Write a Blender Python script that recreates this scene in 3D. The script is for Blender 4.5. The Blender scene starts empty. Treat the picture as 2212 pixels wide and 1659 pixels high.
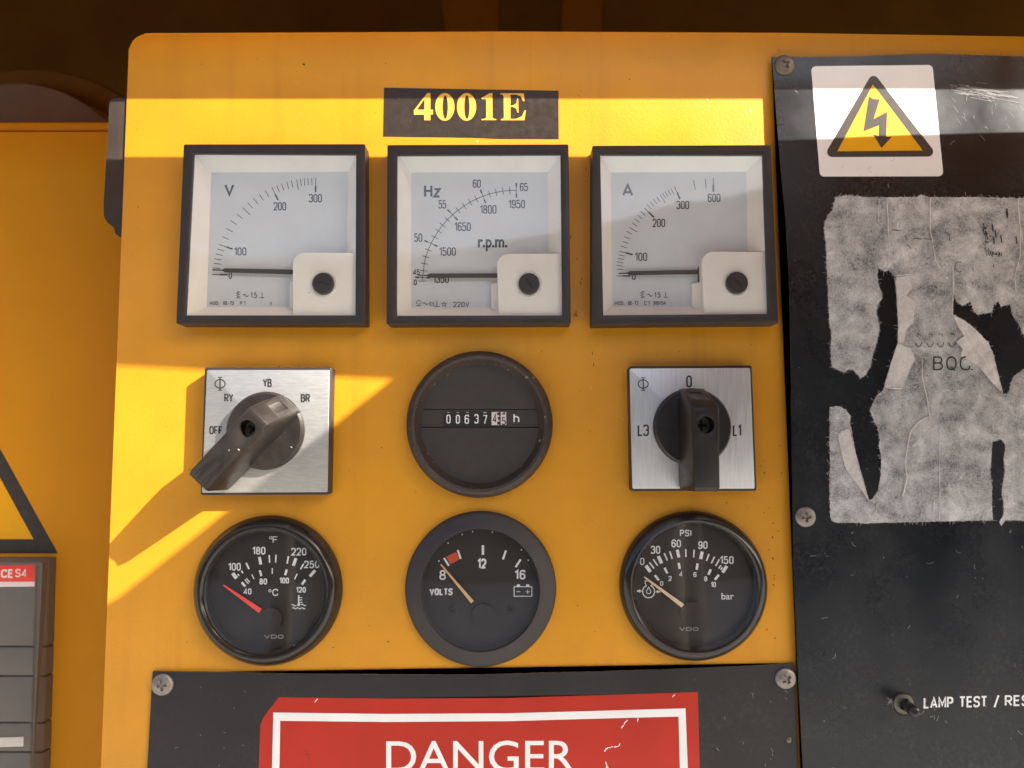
import bpy, bmesh, math, random
from mathutils import Vector, Matrix
from mathutils.geometry import delaunay_2d_cdt
from math import sin, cos, pi, radians, hypot, atan2
random.seed(7)
S = bpy.context.scene
COL = S.collection

# ------------------------------------------------------------------ camera
U = 0.00018                      # metres per unit of the panel's measuring grid (0.18 mm)
F = 1661.0                       # focal length in units of a 2212 x 1659 frame
TH = radians(5.4)                # camera pitched up a little
H = F / cos(TH)                  # distance from the panel, grid units
cam_d = bpy.data.cameras.new('camera'); cam = bpy.data.objects.new('camera', cam_d); COL.objects.link(cam)
cam.location = (0, -H * U, 0); cam.rotation_euler = (pi / 2 + TH, 0, 0)
cam_d.sensor_width = 36.0; cam_d.lens = 36.0 * F / 2212.0
cam_d.clip_start = 0.01; cam_d.clip_end = 500
cam_d.dof.use_dof = True; cam_d.dof.focus_distance = H * U * 0.972; cam_d.dof.aperture_fstop = 13.0
S.camera = cam
# ------------------------------------------------------------------ light
SUN = Vector((1.57, -1.0, 1.10)).normalized()
el = math.asin(SUN.z); az = atan2(SUN.x, SUN.y)
w = bpy.data.worlds.new('World'); S.world = w; w.use_nodes = True
nt = w.node_tree; bg = nt.nodes['Background']; sky = nt.nodes.new('ShaderNodeTexSky')
sky.sky_type = 'NISHITA'; sky.sun_disc = False; sky.sun_elevation = el; sky.sun_rotation = az
sky.air_density = 1.0; sky.dust_density = 3.5; sky.ozone_density = 1.0
nt.links.new(sky.outputs[0], bg.inputs[0]); bg.inputs[1].default_value = 0.10
sd = bpy.data.lights.new('sun', 'SUN'); sd.energy = 5.0; sd.angle = radians(0.45); sd.color = (1.0, 0.94, 0.86)
so = bpy.data.objects.new('sun', sd); COL.objects.link(so)
so.rotation_euler = SUN.to_track_quat('Z', 'Y').to_euler(); so.location = (1, -1, 1)
S.view_settings.view_transform = 'Standard'; S.view_settings.look = 'None'
S.view_settings.exposure = 1.68; S.view_settings.gamma = 1.0
S.render.engine = 'CYCLES'
S.cycles.use_denoising = True
S.cycles.max_bounces = 10; S.cycles.transparent_max_bounces = 16
S.cycles.sample_clamp_indirect = 6.0
S.cycles.caustics_reflective = False; S.cycles.caustics_refractive = False

# ------------------------------------------------------------------ mapping
def G(px, py, h=0.0):
    """photo position (2212x1659) of a point h units proud of the panel -> panel grid (X, Z)"""
    dx, dy, dz = px - 1106.0, 829.5 - py, -F
    # camera axes: right=(1,0,0) up=(0,-sin,cos) back=(0,-cos,-sin)
    wy = dy * -sin(TH) + dz * -cos(TH)
    wz = dy * cos(TH) + dz * -sin(TH)
    t = (H - h) / wy
    return dx * t, wz * t
def V3(X, Z, h): return Vector((X * U, -h * U, Z * U))
def W(px, py, h=0.0):
    X, Z = G(px, py, h); return V3(X, Z, h)
class Fr:                        # a zoomed view of the photograph -> frame units
    def __init__(s, ox, oy, sc): s.ox, s.oy, s.k = ox * .5486, oy * .5486, .5486 / sc
    def __call__(s, x, y): return (s.ox + x * s.k, s.oy + y * s.k)
    def pts(s, L): return [s(x, y) for x, y in L]

# ------------------------------------------------------------------ objects
def link(name, me, mat, parent=None, origin=None):
    o = bpy.data.objects.new(name, me); COL.objects.link(o)
    if mat is not None and not me.materials: me.materials.append(mat)
    if parent is not None:
        o.parent = parent
        r = parent
        off = Vector((0, 0, 0))
        while r is not None: off += r.location; r = r.parent
        me.transform(Matrix.Translation(-off))
    else:
        if origin is None:
            c = Vector((0, 0, 0))
            for v in me.vertices: c += v.co
            origin = c / max(1, len(me.vertices))
        o.location = origin; me.transform(Matrix.Translation(-Vector(origin)))
    me.update()
    return o
def mesh(vs, fs): 
    me = bpy.data.meshes.new('m'); me.from_pydata([tuple(v) for v in vs], [], fs); me.update(); return me
def thing(name, label, cat, loc, group=None):
    o = bpy.data.objects.new(name, None); COL.objects.link(o); o.location = loc; o.empty_display_size = .01
    o['label'] = label; o['category'] = cat
    if group: o['group'] = group
    return o
def tag(o, label=None, cat=None, group=None, kind=None):
    for k, v in (('label', label), ('category', cat), ('group', group), ('kind', kind)):
        if v: o[k] = v
    return o
def smooth(me, ang=35):
    for p in me.polygons: p.use_smooth = True
    try: me.set_sharp_from_angle(angle=radians(ang))
    except Exception: pass
    return me

# ------------------------------------------------------------------ materials
def mat(name, col, rough=.5, metal=0.0, var=0.0, vscale=60, bump=0.0, bscale=800, spec=.5, coat=0.0,
        specks=None, speck_scale=120, speck_thr=.12, speck_amt=1.0, rvar=0.0, stretch=None, aniso=0.0, bdist=.0002, dust=None, runs=None):
    m = bpy.data.materials.new(name); m.use_nodes = True; n = m.node_tree.nodes; l = m.node_tree.links
    b = n['Principled BSDF']; b.inputs['Roughness'].default_value = rough; b.inputs['Metallic'].default_value = metal
    b.inputs['Specular IOR Level'].default_value = spec
    b.inputs['Coat Weight'].default_value = coat; b.inputs['Coat Roughness'].default_value = .12
    if aniso: b.inputs['Anisotropic'].default_value = aniso
    tc = n.new('ShaderNodeTexCoord'); vec = tc.outputs['Object']
    if stretch:
        mp = n.new('ShaderNodeMapping'); mp.inputs['Scale'].default_value = stretch
        l.new(vec, mp.inputs[0]); sv = mp.outputs[0]
    else: sv = vec
    def noise(sc, v, det=4, ro=.55):
        t = n.new('ShaderNodeTexNoise'); t.inputs['Scale'].default_value = sc; t.inputs['Detail'].default_value = det
        t.inputs['Roughness'].default_value = ro
        l.new(v, t.inputs['Vector']); return t.outputs['Fac']
    def ramp(f, a, b_, ca=(0, 0, 0, 1), cb=(1, 1, 1, 1)):
        r = n.new('ShaderNodeValToRGB'); r.color_ramp.elements[0].position = a; r.color_ramp.elements[1].position = b_
        r.color_ramp.elements[0].color = ca; r.color_ramp.elements[1].color = cb
        l.new(f, r.inputs[0]); return r.outputs[0]
    def mix(f, a, b_):
        x = n.new('ShaderNodeMix'); x.data_type = 'RGBA'
        if hasattr(f, 'default_value'): l.new(f, x.inputs[0])
        else: x.inputs[0].default_value = f
        for s_, q in ((6, a), (7, b_)):
            if hasattr(q, 'default_value'): l.new(q, x.inputs[s_])
            else: x.inputs[s_].default_value = (*q, 1)
        return x.outputs[2]
    c = tuple(col)
    out = None
    if var:
        lo = tuple(x * (1 - var) for x in c); hi = tuple(min(1, x * (1 + var)) for x in c)
        out = ramp(noise(vscale, sv, 6, .62), .3, .7, (*lo, 1), (*hi, 1))
    if runs:      # faint dirty run marks down the paint
        mp2 = n.new('ShaderNodeMapping'); mp2.inputs['Scale'].default_value = (90, 1, 5); l.new(vec, mp2.inputs[0])
        f1 = noise(1.0, mp2.outputs[0], 5, .6); f2 = noise(9, vec, 3)
        mm = n.new('ShaderNodeMath'); mm.operation = 'MULTIPLY'; l.new(ramp(f1, .52, .78), mm.inputs[0]); l.new(ramp(f2, .42, .68), mm.inputs[1])
        m4 = n.new('ShaderNodeMath'); m4.operation = 'MULTIPLY'; l.new(mm.outputs[0], m4.inputs[0]); m4.inputs[1].default_value = .55
        out = mix(m4.outputs[0], out if out is not None else c, runs)
    if dust:      # cloudy dust and fine rubbed marks
        f1 = noise(26, vec, 6, .7); f2 = noise(700, vec, 5, .75)
        mm = n.new('ShaderNodeMath'); mm.operation = 'MULTIPLY'; l.new(ramp(f1, .44, .70), mm.inputs[0]); l.new(ramp(f2, .46, .62), mm.inputs[1])
        out = mix(mm.outputs[0], out if out is not None else c, dust)
    if specks:
        for k, sc in enumerate((speck_scale, speck_scale * 2.7)):
            vo = n.new('ShaderNodeTexVoronoi'); vo.inputs['Scale'].default_value = sc; vo.inputs['Randomness'].default_value = 1
            nz = n.new('ShaderNodeTexNoise'); nz.inputs['Scale'].default_value = sc * 3; l.new(vec, nz.inputs['Vector'])
            ad = n.new('ShaderNodeVectorMath'); ad.operation = 'MULTIPLY_ADD'
            l.new(nz.outputs['Color'], ad.inputs[0]); ad.inputs[1].default_value = (.5 / sc,) * 3; l.new(vec, ad.inputs[2])
            l.new(ad.outputs[0], vo.inputs['Vector'])
            sp = n.new('ShaderNodeSeparateColor'); l.new(vo.outputs['Color'], sp.inputs[0])
            # radius differs from cell to cell, most cells have none
            mr = n.new('ShaderNodeMapRange'); l.new(sp.outputs[0], mr.inputs[0])
            mr.inputs[1].default_value = .55; mr.inputs[2].default_value = 1.0
            mr.inputs[3].default_value = -.02; mr.inputs[4].default_value = speck_thr
            sb = n.new('ShaderNodeMath'); sb.operation = 'SUBTRACT'; l.new(mr.outputs[0], sb.inputs[0]); l.new(vo.outputs['Distance'], sb.inputs[1])
            ml = n.new('ShaderNodeMath'); ml.operation = 'MULTIPLY'; ml.use_clamp = True
            l.new(sb.outputs[0], ml.inputs[0]); ml.inputs[1].default_value = 25 * speck_amt
            out = mix(ml.outputs[0], out if out is not None else c, specks)
    if out is not None: l.new(out, b.inputs['Base Color'])
    else: b.inputs['Base Color'].default_value = (*c, 1)
    if rvar:
        mr = n.new('ShaderNodeMapRange'); l.new(noise(vscale * 1.7, sv), mr.inputs[0])
        mr.inputs[1].default_value = .3; mr.inputs[2].default_value = .7
        mr.inputs[3].default_value = max(.02, rough - rvar); mr.inputs[4].default_value = min(1, rough + rvar)
        l.new(mr.outputs[0], b.inputs['Roughness'])
    if bump:
        bp = n.new('ShaderNodeBump'); bp.inputs['Strength'].default_value = bump; bp.inputs['Distance'].default_value = bdist
        l.new(noise(bscale, sv, 3), bp.inputs['Height']); l.new(bp.outputs[0], b.inputs['Normal'])
    return m
YEL = (.66, .282, .009)
M = {}
M['paint'] = mat('yellow_paint', YEL, .42, var=.11, vscale=16, bump=.4, bscale=900, specks=(.16, .06, .015), speck_scale=70, speck_thr=.07, rvar=.08, runs=(.40, .15, .012))
M['paint_back'] = mat('yellow_paint_recessed', (.62, .255, .004), .6, spec=.25, var=.06, vscale=14, bump=.2, bscale=700)
M['inner'] = mat('shaded_inner_paint', (.15, .085, .010), .75, var=.25, vscale=9)  # yellow interior paint with the dimness of the interior put into its colour
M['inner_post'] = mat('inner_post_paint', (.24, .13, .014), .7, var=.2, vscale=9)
M['grey_drum'] = mat('dull_drum', (.26, .27, .28), .6, var=.15, vscale=20)
M['black'] = mat('black_plastic', (.030, .023, .020), .42, var=.18, vscale=90, bump=.25, bscale=1600, specks=(.25, .2, .17), speck_scale=160, speck_thr=.05, rvar=.08)
M['black_gloss'] = mat('glossy_black_bezel', (.020, .017, .015), .17, var=.1, vscale=90, specks=(.3, .26, .22), speck_scale=150, speck_thr=.05, rvar=.02)
M['black_matt'] = mat('matt_black_bezel', (.034, .028, .029), .55, var=.18, vscale=70, specks=(.25, .22, .2), speck_scale=190, speck_thr=.05)
M['dusty'] = mat('dusty_rubber', (.038, .026, .019), .5, var=.3, vscale=120, bump=.5, bscale=2500, specks=(.26, .21, .16), speck_scale=420, speck_thr=.26, rvar=.1)
M['hour_face'] = mat('grained_face', (.038, .030, .026), .6, var=.12, vscale=200, bump=.5, bscale=3500, bdist=.0001)
M['dial_black'] = mat('dial_black', (.017, .011, .008), .5, var=.15, vscale=120)
M['window'] = mat('counter_well', (.015, .012, .011), .5)
M['white_frame'] = mat('ivory_plastic', (.86, .83, .75), .5, var=.05, vscale=60, specks=(.35, .30, .24), speck_scale=110, speck_thr=.05)
M['dial_white'] = mat('pale_dial', (.64, .68, .69), .55, var=.03, vscale=60, specks=(.3, .28, .26), speck_scale=100, speck_thr=.035)
M['ink'] = mat('ink', (.022, .020, .019), .6)
M['ink_grey'] = mat('grey_ink', (.075, .075, .072), .6)
M['needle'] = mat('needle_black', (.05, .045, .042), .55)
M['print_white'] = mat('white_print', (.80, .80, .80), .55, var=.1, vscale=500)
M['print_dim'] = mat('dim_print', (.30, .28, .26), .55)
M['red_needle'] = mat('red_needle', (.90, .07, .045), .4)
M['tan_needle'] = mat('tan_needle', (.72, .44, .20), .5, var=.15, vscale=400)
M['pale_needle'] = mat('pale_needle', (.80, .58, .40), .5, var=.12, vscale=400)
M['red_mark'] = mat('red_mark', (.62, .07, .02), .5)
M['metal'] = mat('brushed_aluminium', (.70, .70, .70), .42, metal=.85, var=.10, vscale=40, stretch=(60, 1, 2), bump=.15, bscale=60, rvar=.08, bdist=.0001)
M['metal_worn'] = mat('worn_aluminium', (.58, .56, .52), .45, metal=.9, var=.12, vscale=240, stretch=(1, 1, 8), bump=.2, bscale=900, rvar=.05, specks=(.80, .80, .76), speck_scale=140, speck_thr=.05, bdist=.0001)
M['knob'] = mat('knob_black', (.016, .013, .012), .42, var=.25, vscale=120, bump=.2, bscale=1500, specks=(.35, .3, .26), speck_scale=260, speck_thr=.06, rvar=.08)
M['knob_worn'] = mat('knob_worn', (.016, .012, .010), .42, var=.35, vscale=120, bump=.35, bscale=1200, specks=(.55, .48, .40), speck_scale=300, speck_thr=.10, rvar=.1)
M['screw'] = mat('zinc_screw', (.27, .24, .215), .45, metal=.6, var=.3, vscale=300, bump=.3, bscale=1500, rvar=.1)
M['screw_dark'] = mat('tarnished_screw', (.20, .16, .12), .5, metal=.5, var=.35, vscale=300, bump=.4, bscale=1500)
M['plate'] = mat('black_laminate', (.010, .012, .015), .28, var=.28, vscale=14, bump=.12, bscale=260, specks=(.34, .34, .36), speck_scale=150, speck_thr=.085, rvar=.12, dust=(.040, .040, .043))
M['plate_low'] = mat('black_laminate_low', (.018, .015, .016), .42, var=.22, vscale=16, bump=.12, bscale=260, specks=(.32, .30, .30), speck_scale=110, speck_thr=.06, rvar=.1, dust=(.036, .030, .030))
M['plate_edge'] = mat('laminate_edge', (.26, .15, .08), .7, var=.4, vscale=500)
M['sticker_white'] = mat('white_vinyl', (.84, .81, .79), .35, var=.03, vscale=50, specks=(.3, .26, .24), speck_scale=120, speck_thr=.06)
M['sticker_yel'] = mat('yellow_vinyl', (.80, .38, .003), .35, var=.04, vscale=90)
M['sticker_blk'] = mat('black_vinyl', (.05, .042, .036), .32, var=.2, vscale=300, specks=(.3, .27, .24), speck_scale=350, speck_thr=.1)
M['sign_red'] = mat('red_vinyl', (.45, .022, .008), .36, var=.10, vscale=30, bump=.1, bscale=300, specks=(.20, .03, .01), speck_scale=90, speck_thr=.07)
M['sign_white'] = mat('white_sign_print', (.84, .83, .81), .4, var=.05, vscale=80)
M['chip_glint'] = mat('dull_chip_glint', (.74, .55, .30), .5)
M['chip'] = mat('bare_chip', (.85, .80, .76), .4)
M['breaker'] = mat('grey_breaker_plastic', (.13, .118, .104), .5, var=.08, vscale=60, bump=.2, bscale=2000)
M['breaker_red'] = mat('red_badge', (.70, .06, .04), .3)
M['badge_white'] = mat('white_badge', (.72, .62, .60), .35)
M['metal_btn'] = mat('test_button', (.60, .57, .52), .45, var=.05, vscale=200)
M['name_blk'] = mat('black_tape', (.030, .022, .016), .36, var=.25, vscale=200, bump=.3, bscale=900, specks=(.40, .33, .26), speck_scale=260, speck_thr=.10, rvar=.1)
M['name_yel'] = mat('yellow_tape_print', (.82, .42, .06), .45, var=.05, vscale=200)
M['steel_dark'] = mat('dark_painted_steel', (.040, .028, .022), .6, spec=.3, var=.2, vscale=100, bump=.3, bscale=900, specks=(.7, .65, .6), speck_scale=130, speck_thr=.1)
M['bushing'] = mat('bushing', (.19, .175, .14), .4, metal=.7, var=.2, vscale=300)
M['hole'] = mat('hole_dark', (.012, .010, .009), .7)
M['lever'] = mat('lever_black', (.022, .02, .019), .3)
M['grime'] = mat('grime', (.06, .03, .015), .8)
M['lint'] = mat('lint', (.34, .32, .31), .8)
M['canopy'] = mat('canopy_paint', (.72, .27, .012), .45, var=.06, vscale=8)
M['bank'] = mat('dark_bank', (.09, .07, .045), .9, var=.5, vscale=3)
M['shade_sheet_grey'] = mat('grey_shade_sheet', (.30, .30, .31), .6, var=.1, vscale=8)
M['ground'] = mat('ground_concrete', (.41, .395, .36), .85, var=.12, vscale=1.2)

def glass_mat(d0, d1):
    m = bpy.data.materials.new('clear_window'); m.use_nodes = True; n = m.node_tree.nodes; l = m.node_tree.links
    n.remove(n['Principled BSDF'])
    tr = n.new('ShaderNodeBsdfTransparent'); gl = n.new('ShaderNodeBsdfGlossy'); gl.inputs['Roughness'].default_value = .04
    df = n.new('ShaderNodeBsdfDiffuse'); df.inputs[0].default_value = (.55, .5, .45, 1)
    # thin pane: Schlick reflectance that is the same from both sides
    ge = n.new('ShaderNodeNewGeometry'); dp = n.new('ShaderNodeVectorMath'); dp.operation = 'DOT_PRODUCT'
    l.new(ge.outputs['Incoming'], dp.inputs[0]); l.new(ge.outputs['Normal'], dp.inputs[1])
    def mth(op, a_, b_=None):
        x = n.new('ShaderNodeMath'); x.operation = op
        for i_, q in enumerate((a_, b_)):
            if q is None: continue
            if hasattr(q, 'default_value'): l.new(q, x.inputs[i_])
            else: x.inputs[i_].default_value = q
        return x.outputs[0]
    fr_ = mth('ADD', mth('MULTIPLY', mth('POWER', mth('SUBTRACT', 1.0, mth('ABSOLUTE', dp.outputs['Value'])), 5.0), .88), .11)
    tc = n.new('ShaderNodeTexCoord')
    ns = n.new('ShaderNodeTexNoise'); ns.inputs['Scale'].default_value = 90; ns.inputs['Detail'].default_value = 6; l.new(tc.outputs['Object'], ns.inputs['Vector'])
    mr = n.new('ShaderNodeMapRange'); l.new(ns.outputs[0], mr.inputs[0])
    mr.inputs[1].default_value = .4; mr.inputs[2].default_value = .8; mr.inputs[3].default_value = d0; mr.inputs[4].default_value = d1
    n2 = n.new('ShaderNodeTexNoise'); n2.inputs['Scale'].default_value = 18; l.new(tc.outputs['Object'], n2.inputs['Vector'])
    bp = n.new('ShaderNodeBump'); bp.inputs['Strength'].default_value = .12; bp.inputs['Distance'].default_value = .002
    l.new(n2.outputs[0], bp.inputs['Height']); l.new(bp.outputs[0], gl.inputs['Normal'])
    m1 = n.new('ShaderNodeMixShader'); l.new(fr_, m1.inputs[0]); l.new(tr.outputs[0], m1.inputs[1]); l.new(gl.outputs[0], m1.inputs[2])
    m2 = n.new('ShaderNodeMixShader'); l.new(mr.outputs[0], m2.inputs[0]); l.new(m1.outputs[0], m2.inputs[1]); l.new(df.outputs[0], m2.inputs[2])
    l.new(m2.outputs[0], n['Material Output'].inputs[0]); return m
M['glass'] = glass_mat(.01, .05); M['lens'] = glass_mat(.002, .022)

def paper_mat(name, dark, light, scale, lo=.35, hi=.68):
    m = bpy.data.materials.new(name); m.use_nodes = True; n = m.node_tree.nodes; l = m.node_tree.links
    b = n['Principled BSDF']; b.inputs['Roughness'].default_value = .9; b.inputs['Specular IOR Level'].default_value = .15
    tc = n.new('ShaderNodeTexCoord')
    def noise(sc, det, dis=0, ro=.6):
        t = n.new('ShaderNodeTexNoise'); t.inputs['Scale'].default_value = sc; t.inputs['Detail'].default_value = det
        t.inputs['Distortion'].default_value = dis; t.inputs['Roughness'].default_value = ro
        l.new(tc.outputs['Object'], t.inputs['Vector']); return t.outputs[0]
    a = noise(scale * 1.3, 8, 2.5, .8); c = noise(scale * .12, 4, .5); d = noise(150, 4)
    m1 = n.new('ShaderNodeMath'); m1.operation = 'MULTIPLY_ADD'; l.new(c, m1.inputs[0]); m1.inputs[1].default_value = .7; l.new(a, m1.inputs[2])
    m3 = n.new('ShaderNodeMath'); m3.operation = 'MULTIPLY_ADD'; l.new(d, m3.inputs[0]); m3.inputs[1].default_value = .30; l.new(m1.outputs[0], m3.inputs[2])
    m2 = n.new('ShaderNodeMath'); m2.operation = 'MULTIPLY'; l.new(m3.outputs[0], m2.inputs[0]); m2.inputs[1].default_value = .5
    r = n.new('ShaderNodeValToRGB'); r.color_ramp.elements[0].position = lo; r.color_ramp.elements[1].position = hi
    r.color_ramp.elements[0].color = (*dark, 1); r.color_ramp.elements[1].color = (*light, 1); l.new(m2.outputs[0], r.inputs[0])
    l.new(r.outputs[0], b.inputs['Base Color'])
    bp = n.new('ShaderNodeBump'); bp.inputs['Strength'].default_value = .7; bp.inputs['Distance'].default_value = .0004
    l.new(m2.outputs[0], bp.inputs['Height']); l.new(bp.outputs[0], b.inputs['Normal'])
    return m
M['paper'] = paper_mat('fibrous_paper', (.15, .15, .15), (.84, .83, .81), 700, .42, .60)
M['paper_smooth'] = paper_mat('smooth_paper', (.46, .44, .42), (.84, .81, .77), 250, .36, .62)
M['crease'] = mat('paper_crease', (.70, .67, .63), .8, var=.1, vscale=300)
M['paper_fibre'] = mat('paper_fibre', (.58, .57, .56), .9)

# ------------------------------------------------------------------ shapes
def fillet(pts, radii, closed=True, n=6):
    out = []; N = len(pts)
    for i, p in enumerate(pts):
        r = radii[i] if hasattr(radii, '__len__') else radii
        if (not closed and i in (0, N - 1)) or r <= 0: out.append(p); continue
        a = Vector(pts[i - 1]) - Vector(p); b = Vector(pts[(i + 1) % N]) - Vector(p)
        la, lb = a.length, b.length
        if la < 1e-9 or lb < 1e-9: out.append(p); continue
        a /= la; b /= lb
        ang = math.acos(max(-1, min(1, a.dot(b))))
        if ang > pi - .02 or ang < .02: out.append(p); continue
        d = min(r / math.tan(ang / 2), la * .499, lb * .499); rr = d * math.tan(ang / 2)
        c = Vector(p) + (a + b).normalized() * (rr / sin(ang / 2))
        s = Vector(p) + a * d - c; e = Vector(p) + b * d - c
        a0 = atan2(s.y, s.x); da = atan2(e.y, e.x) - a0
        while da > pi: da -= 2 * pi
        while da < -pi: da += 2 * pi
        for k in range(n + 1):
            t = a0 + da * k / n; out.append((c.x + rr * cos(t), c.y + rr * sin(t)))
    return out
def area(p): return sum(p[i - 1][0] * p[i][1] - p[i][0] * p[i - 1][1] for i in range(len(p))) / 2
def ccw(p): return list(p) if area(p) > 0 else list(p)[::-1]

def slab_grid(pts, h0, h1, bev=0.0, segs=3):
    """closed outline in panel grid (X,Z), from h0 out to h1, front rim rounded by bev"""
    pts = ccw(pts); bm = bmesh.new(); n = len(pts)
    base = [bm.verts.new(V3(x, z, h0)) for x, z in pts]
    top = [bm.verts.new(V3(x, z, h1)) for x, z in pts]
    for i in range(n): bm.faces.new((base[i], base[(i + 1) % n], top[(i + 1) % n], top[i]))
    f = bm.faces.new(top); bm.faces.new(base[::-1])
    if bev > 0:
        bmesh.ops.bevel(bm, geom=list(f.edges), offset=bev * U, segments=segs, profile=.5, affect='EDGES', clamp_overlap=True)
    bmesh.ops.triangulate(bm, faces=[q for q in bm.faces if len(q.verts) > 4], ngon_method='EAR_CLIP')
    bmesh.ops.recalc_face_normals(bm, faces=bm.faces)
    me = bpy.data.meshes.new('m'); bm.to_mesh(me); bm.free()
    return smooth(me, 40)
def slab(px, h0, h1, bev=0.0, segs=3):
    return slab_grid([G(x, y, h1) for x, y in px], h0, h1, bev, segs)
def sheet(px, h, th=.35):          # a thin film with its own thickness
    me = slab(px, h, h + th)
    for p in me.polygons: p.use_smooth = False
    return me
def ring_slab(outer, inner, h0, h1, bev=0.0, hin=None):
    """frame: outer and inner outlines (same count) in photo units at height h1"""
    hin = h0 if hin is None else hin
    o = [G(x, y, h1) for x, y in outer]; i_ = [G(x, y, h1) for x, y in inner]; n = len(o)
    bm = bmesh.new()
    ob = [bm.verts.new(V3(*p, h0)) for p in o]; ot = [bm.verts.new(V3(*p, h1)) for p in o]
    it = [bm.verts.new(V3(*p, h1)) for p in i_]; ib = [bm.verts.new(V3(*p, hin)) for p in i_]
    ed = []
    for k in range(n):
        j = (k + 1) % n
        bm.faces.new((ob[k], ob[j], ot[j], ot[k])); bm.faces.new((ot[k], ot[j], it[j], it[k])); bm.faces.new((it[k], it[j], ib[j], ib[k]))
    bm.edges.ensure_lookup_table()
    if bev > 0:
        S1 = set(ot)
        ed = [e for e in bm.edges if e.verts[0] in S1 and e.verts[1] in S1] + [e for e in bm.edges if e.verts[0] in set(it) and e.verts[1] in set(it)]
        bmesh.ops.bevel(bm, geom=ed, offset=bev * U, segments=2, profile=.5, affect='EDGES', clamp_overlap=True)
    bmesh.ops.recalc_face_normals(bm, faces=bm.faces)
    me = bpy.data.meshes.new('m'); bm.to_mesh(me); bm.free(); return smooth(me, 40)
def outward(me):
    if sum(p.normal.y * p.area for p in me.polygons) > 0: me.flip_normals()
    return me
def circ(cx, cy, rx, ry, h):
    """photo ellipse at height h -> grid centre and radii"""
    X, Z = G(cx, cy, h); a, _ = G(cx + rx, cy, h); b, _ = G(cx - rx, cy, h)
    _, c = G(cx, cy + ry, h); _, d = G(cx, cy - ry, h)
    return (a + b) / 2, (c + d) / 2, (a - b) / 2, (d - c) / 2
def lathe(c, prof, n=96, cap=False):
    X, Z, rx, rz = c; vs = []; fs = []
    for r, h in prof:
        for k in range(n):
            t = 2 * pi * k / n; vs.append(V3(X + rx * r * cos(t), Z + rz * r * sin(t), h))
    for j in range(len(prof) - 1):
        for k in range(n):
            a = j * n + k; b = j * n + (k + 1) % n; fs.append((a, b, b + n, a + n))
    if cap: fs.append(tuple(range((len(prof) - 1) * n, len(prof) * n)))
    me = mesh(vs, fs); bm = bmesh.new(); bm.from_mesh(me); bmesh.ops.recalc_face_normals(bm, faces=bm.faces); bm.to_mesh(me); bm.free()
    return smooth(me, 32)
def disc(c, h, s=1.0, th=.4, n=64):
    return lathe(c, [(s, h - th), (s, h), (s * .5, h + .001)], n, True)

class Ink:                        # flat print: strokes and fills gathered into one mesh
    def __init__(s, h, th=.3): s.vs = []; s.fs = []; s.h = h + th; s.k = 0
    def lift(s): s.k += 1; return s.h + (s.k % 9) * .03
    def poly(s, px):
        h = s.lift(); b = len(s.vs)
        p = ccw([G(x, y, h) for x, y in px])
        s.vs += [V3(x, z, h) for x, z in p]; s.fs.append(tuple(range(b, b + len(px))))
    def line(s, px, w, closed=False):
        h = s.lift(); b = len(s.vs); N = len(px)
        P = [Vector(p) for p in px]
        for i, p in enumerate(P):
            a = P[i - 1] if (i > 0 or closed) else None
            c = P[(i + 1) % N] if (i < N - 1 or closed) else None
            d1 = (p - a).normalized() if a is not None else (c - p).normalized()
            d2 = (c - p).normalized() if c is not None else d1
            t = d1 + d2
            if t.length < 1e-6: t = d1
            t.normalize(); m = Vector((-t.y, t.x)); k = max(.45, m.dot(Vector((-d1.y, d1.x))))
            for sgn in (1, -1):
                q = p + m * (sgn * w / 2 / k); s.vs.append(W(q.x, q.y, h))
        for i in range(N if closed else N - 1):
            a = b + 2 * i; c = b + 2 * ((i + 1) % N); s.fs.append((a, a + 1, c + 1, c))
    def dot(s, x, y, r, n=12): s.poly([(x + r * cos(2 * pi * k / n), y + r * sin(2 * pi * k / n)) for k in range(n)])
    def arc(s, cx, cy, rx, ry, a0, a1, w, n=14, closed=False):
        s.line([(cx + rx * cos(radians(a0 + (a1 - a0) * k / n)), cy - ry * sin(radians(a0 + (a1 - a0) * k / n))) for k in range(n if closed else n + 1)], w, closed)
    def done(s, name, m, parent):
        return link(name, mesh(s.vs, s.fs), m, parent)

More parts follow.
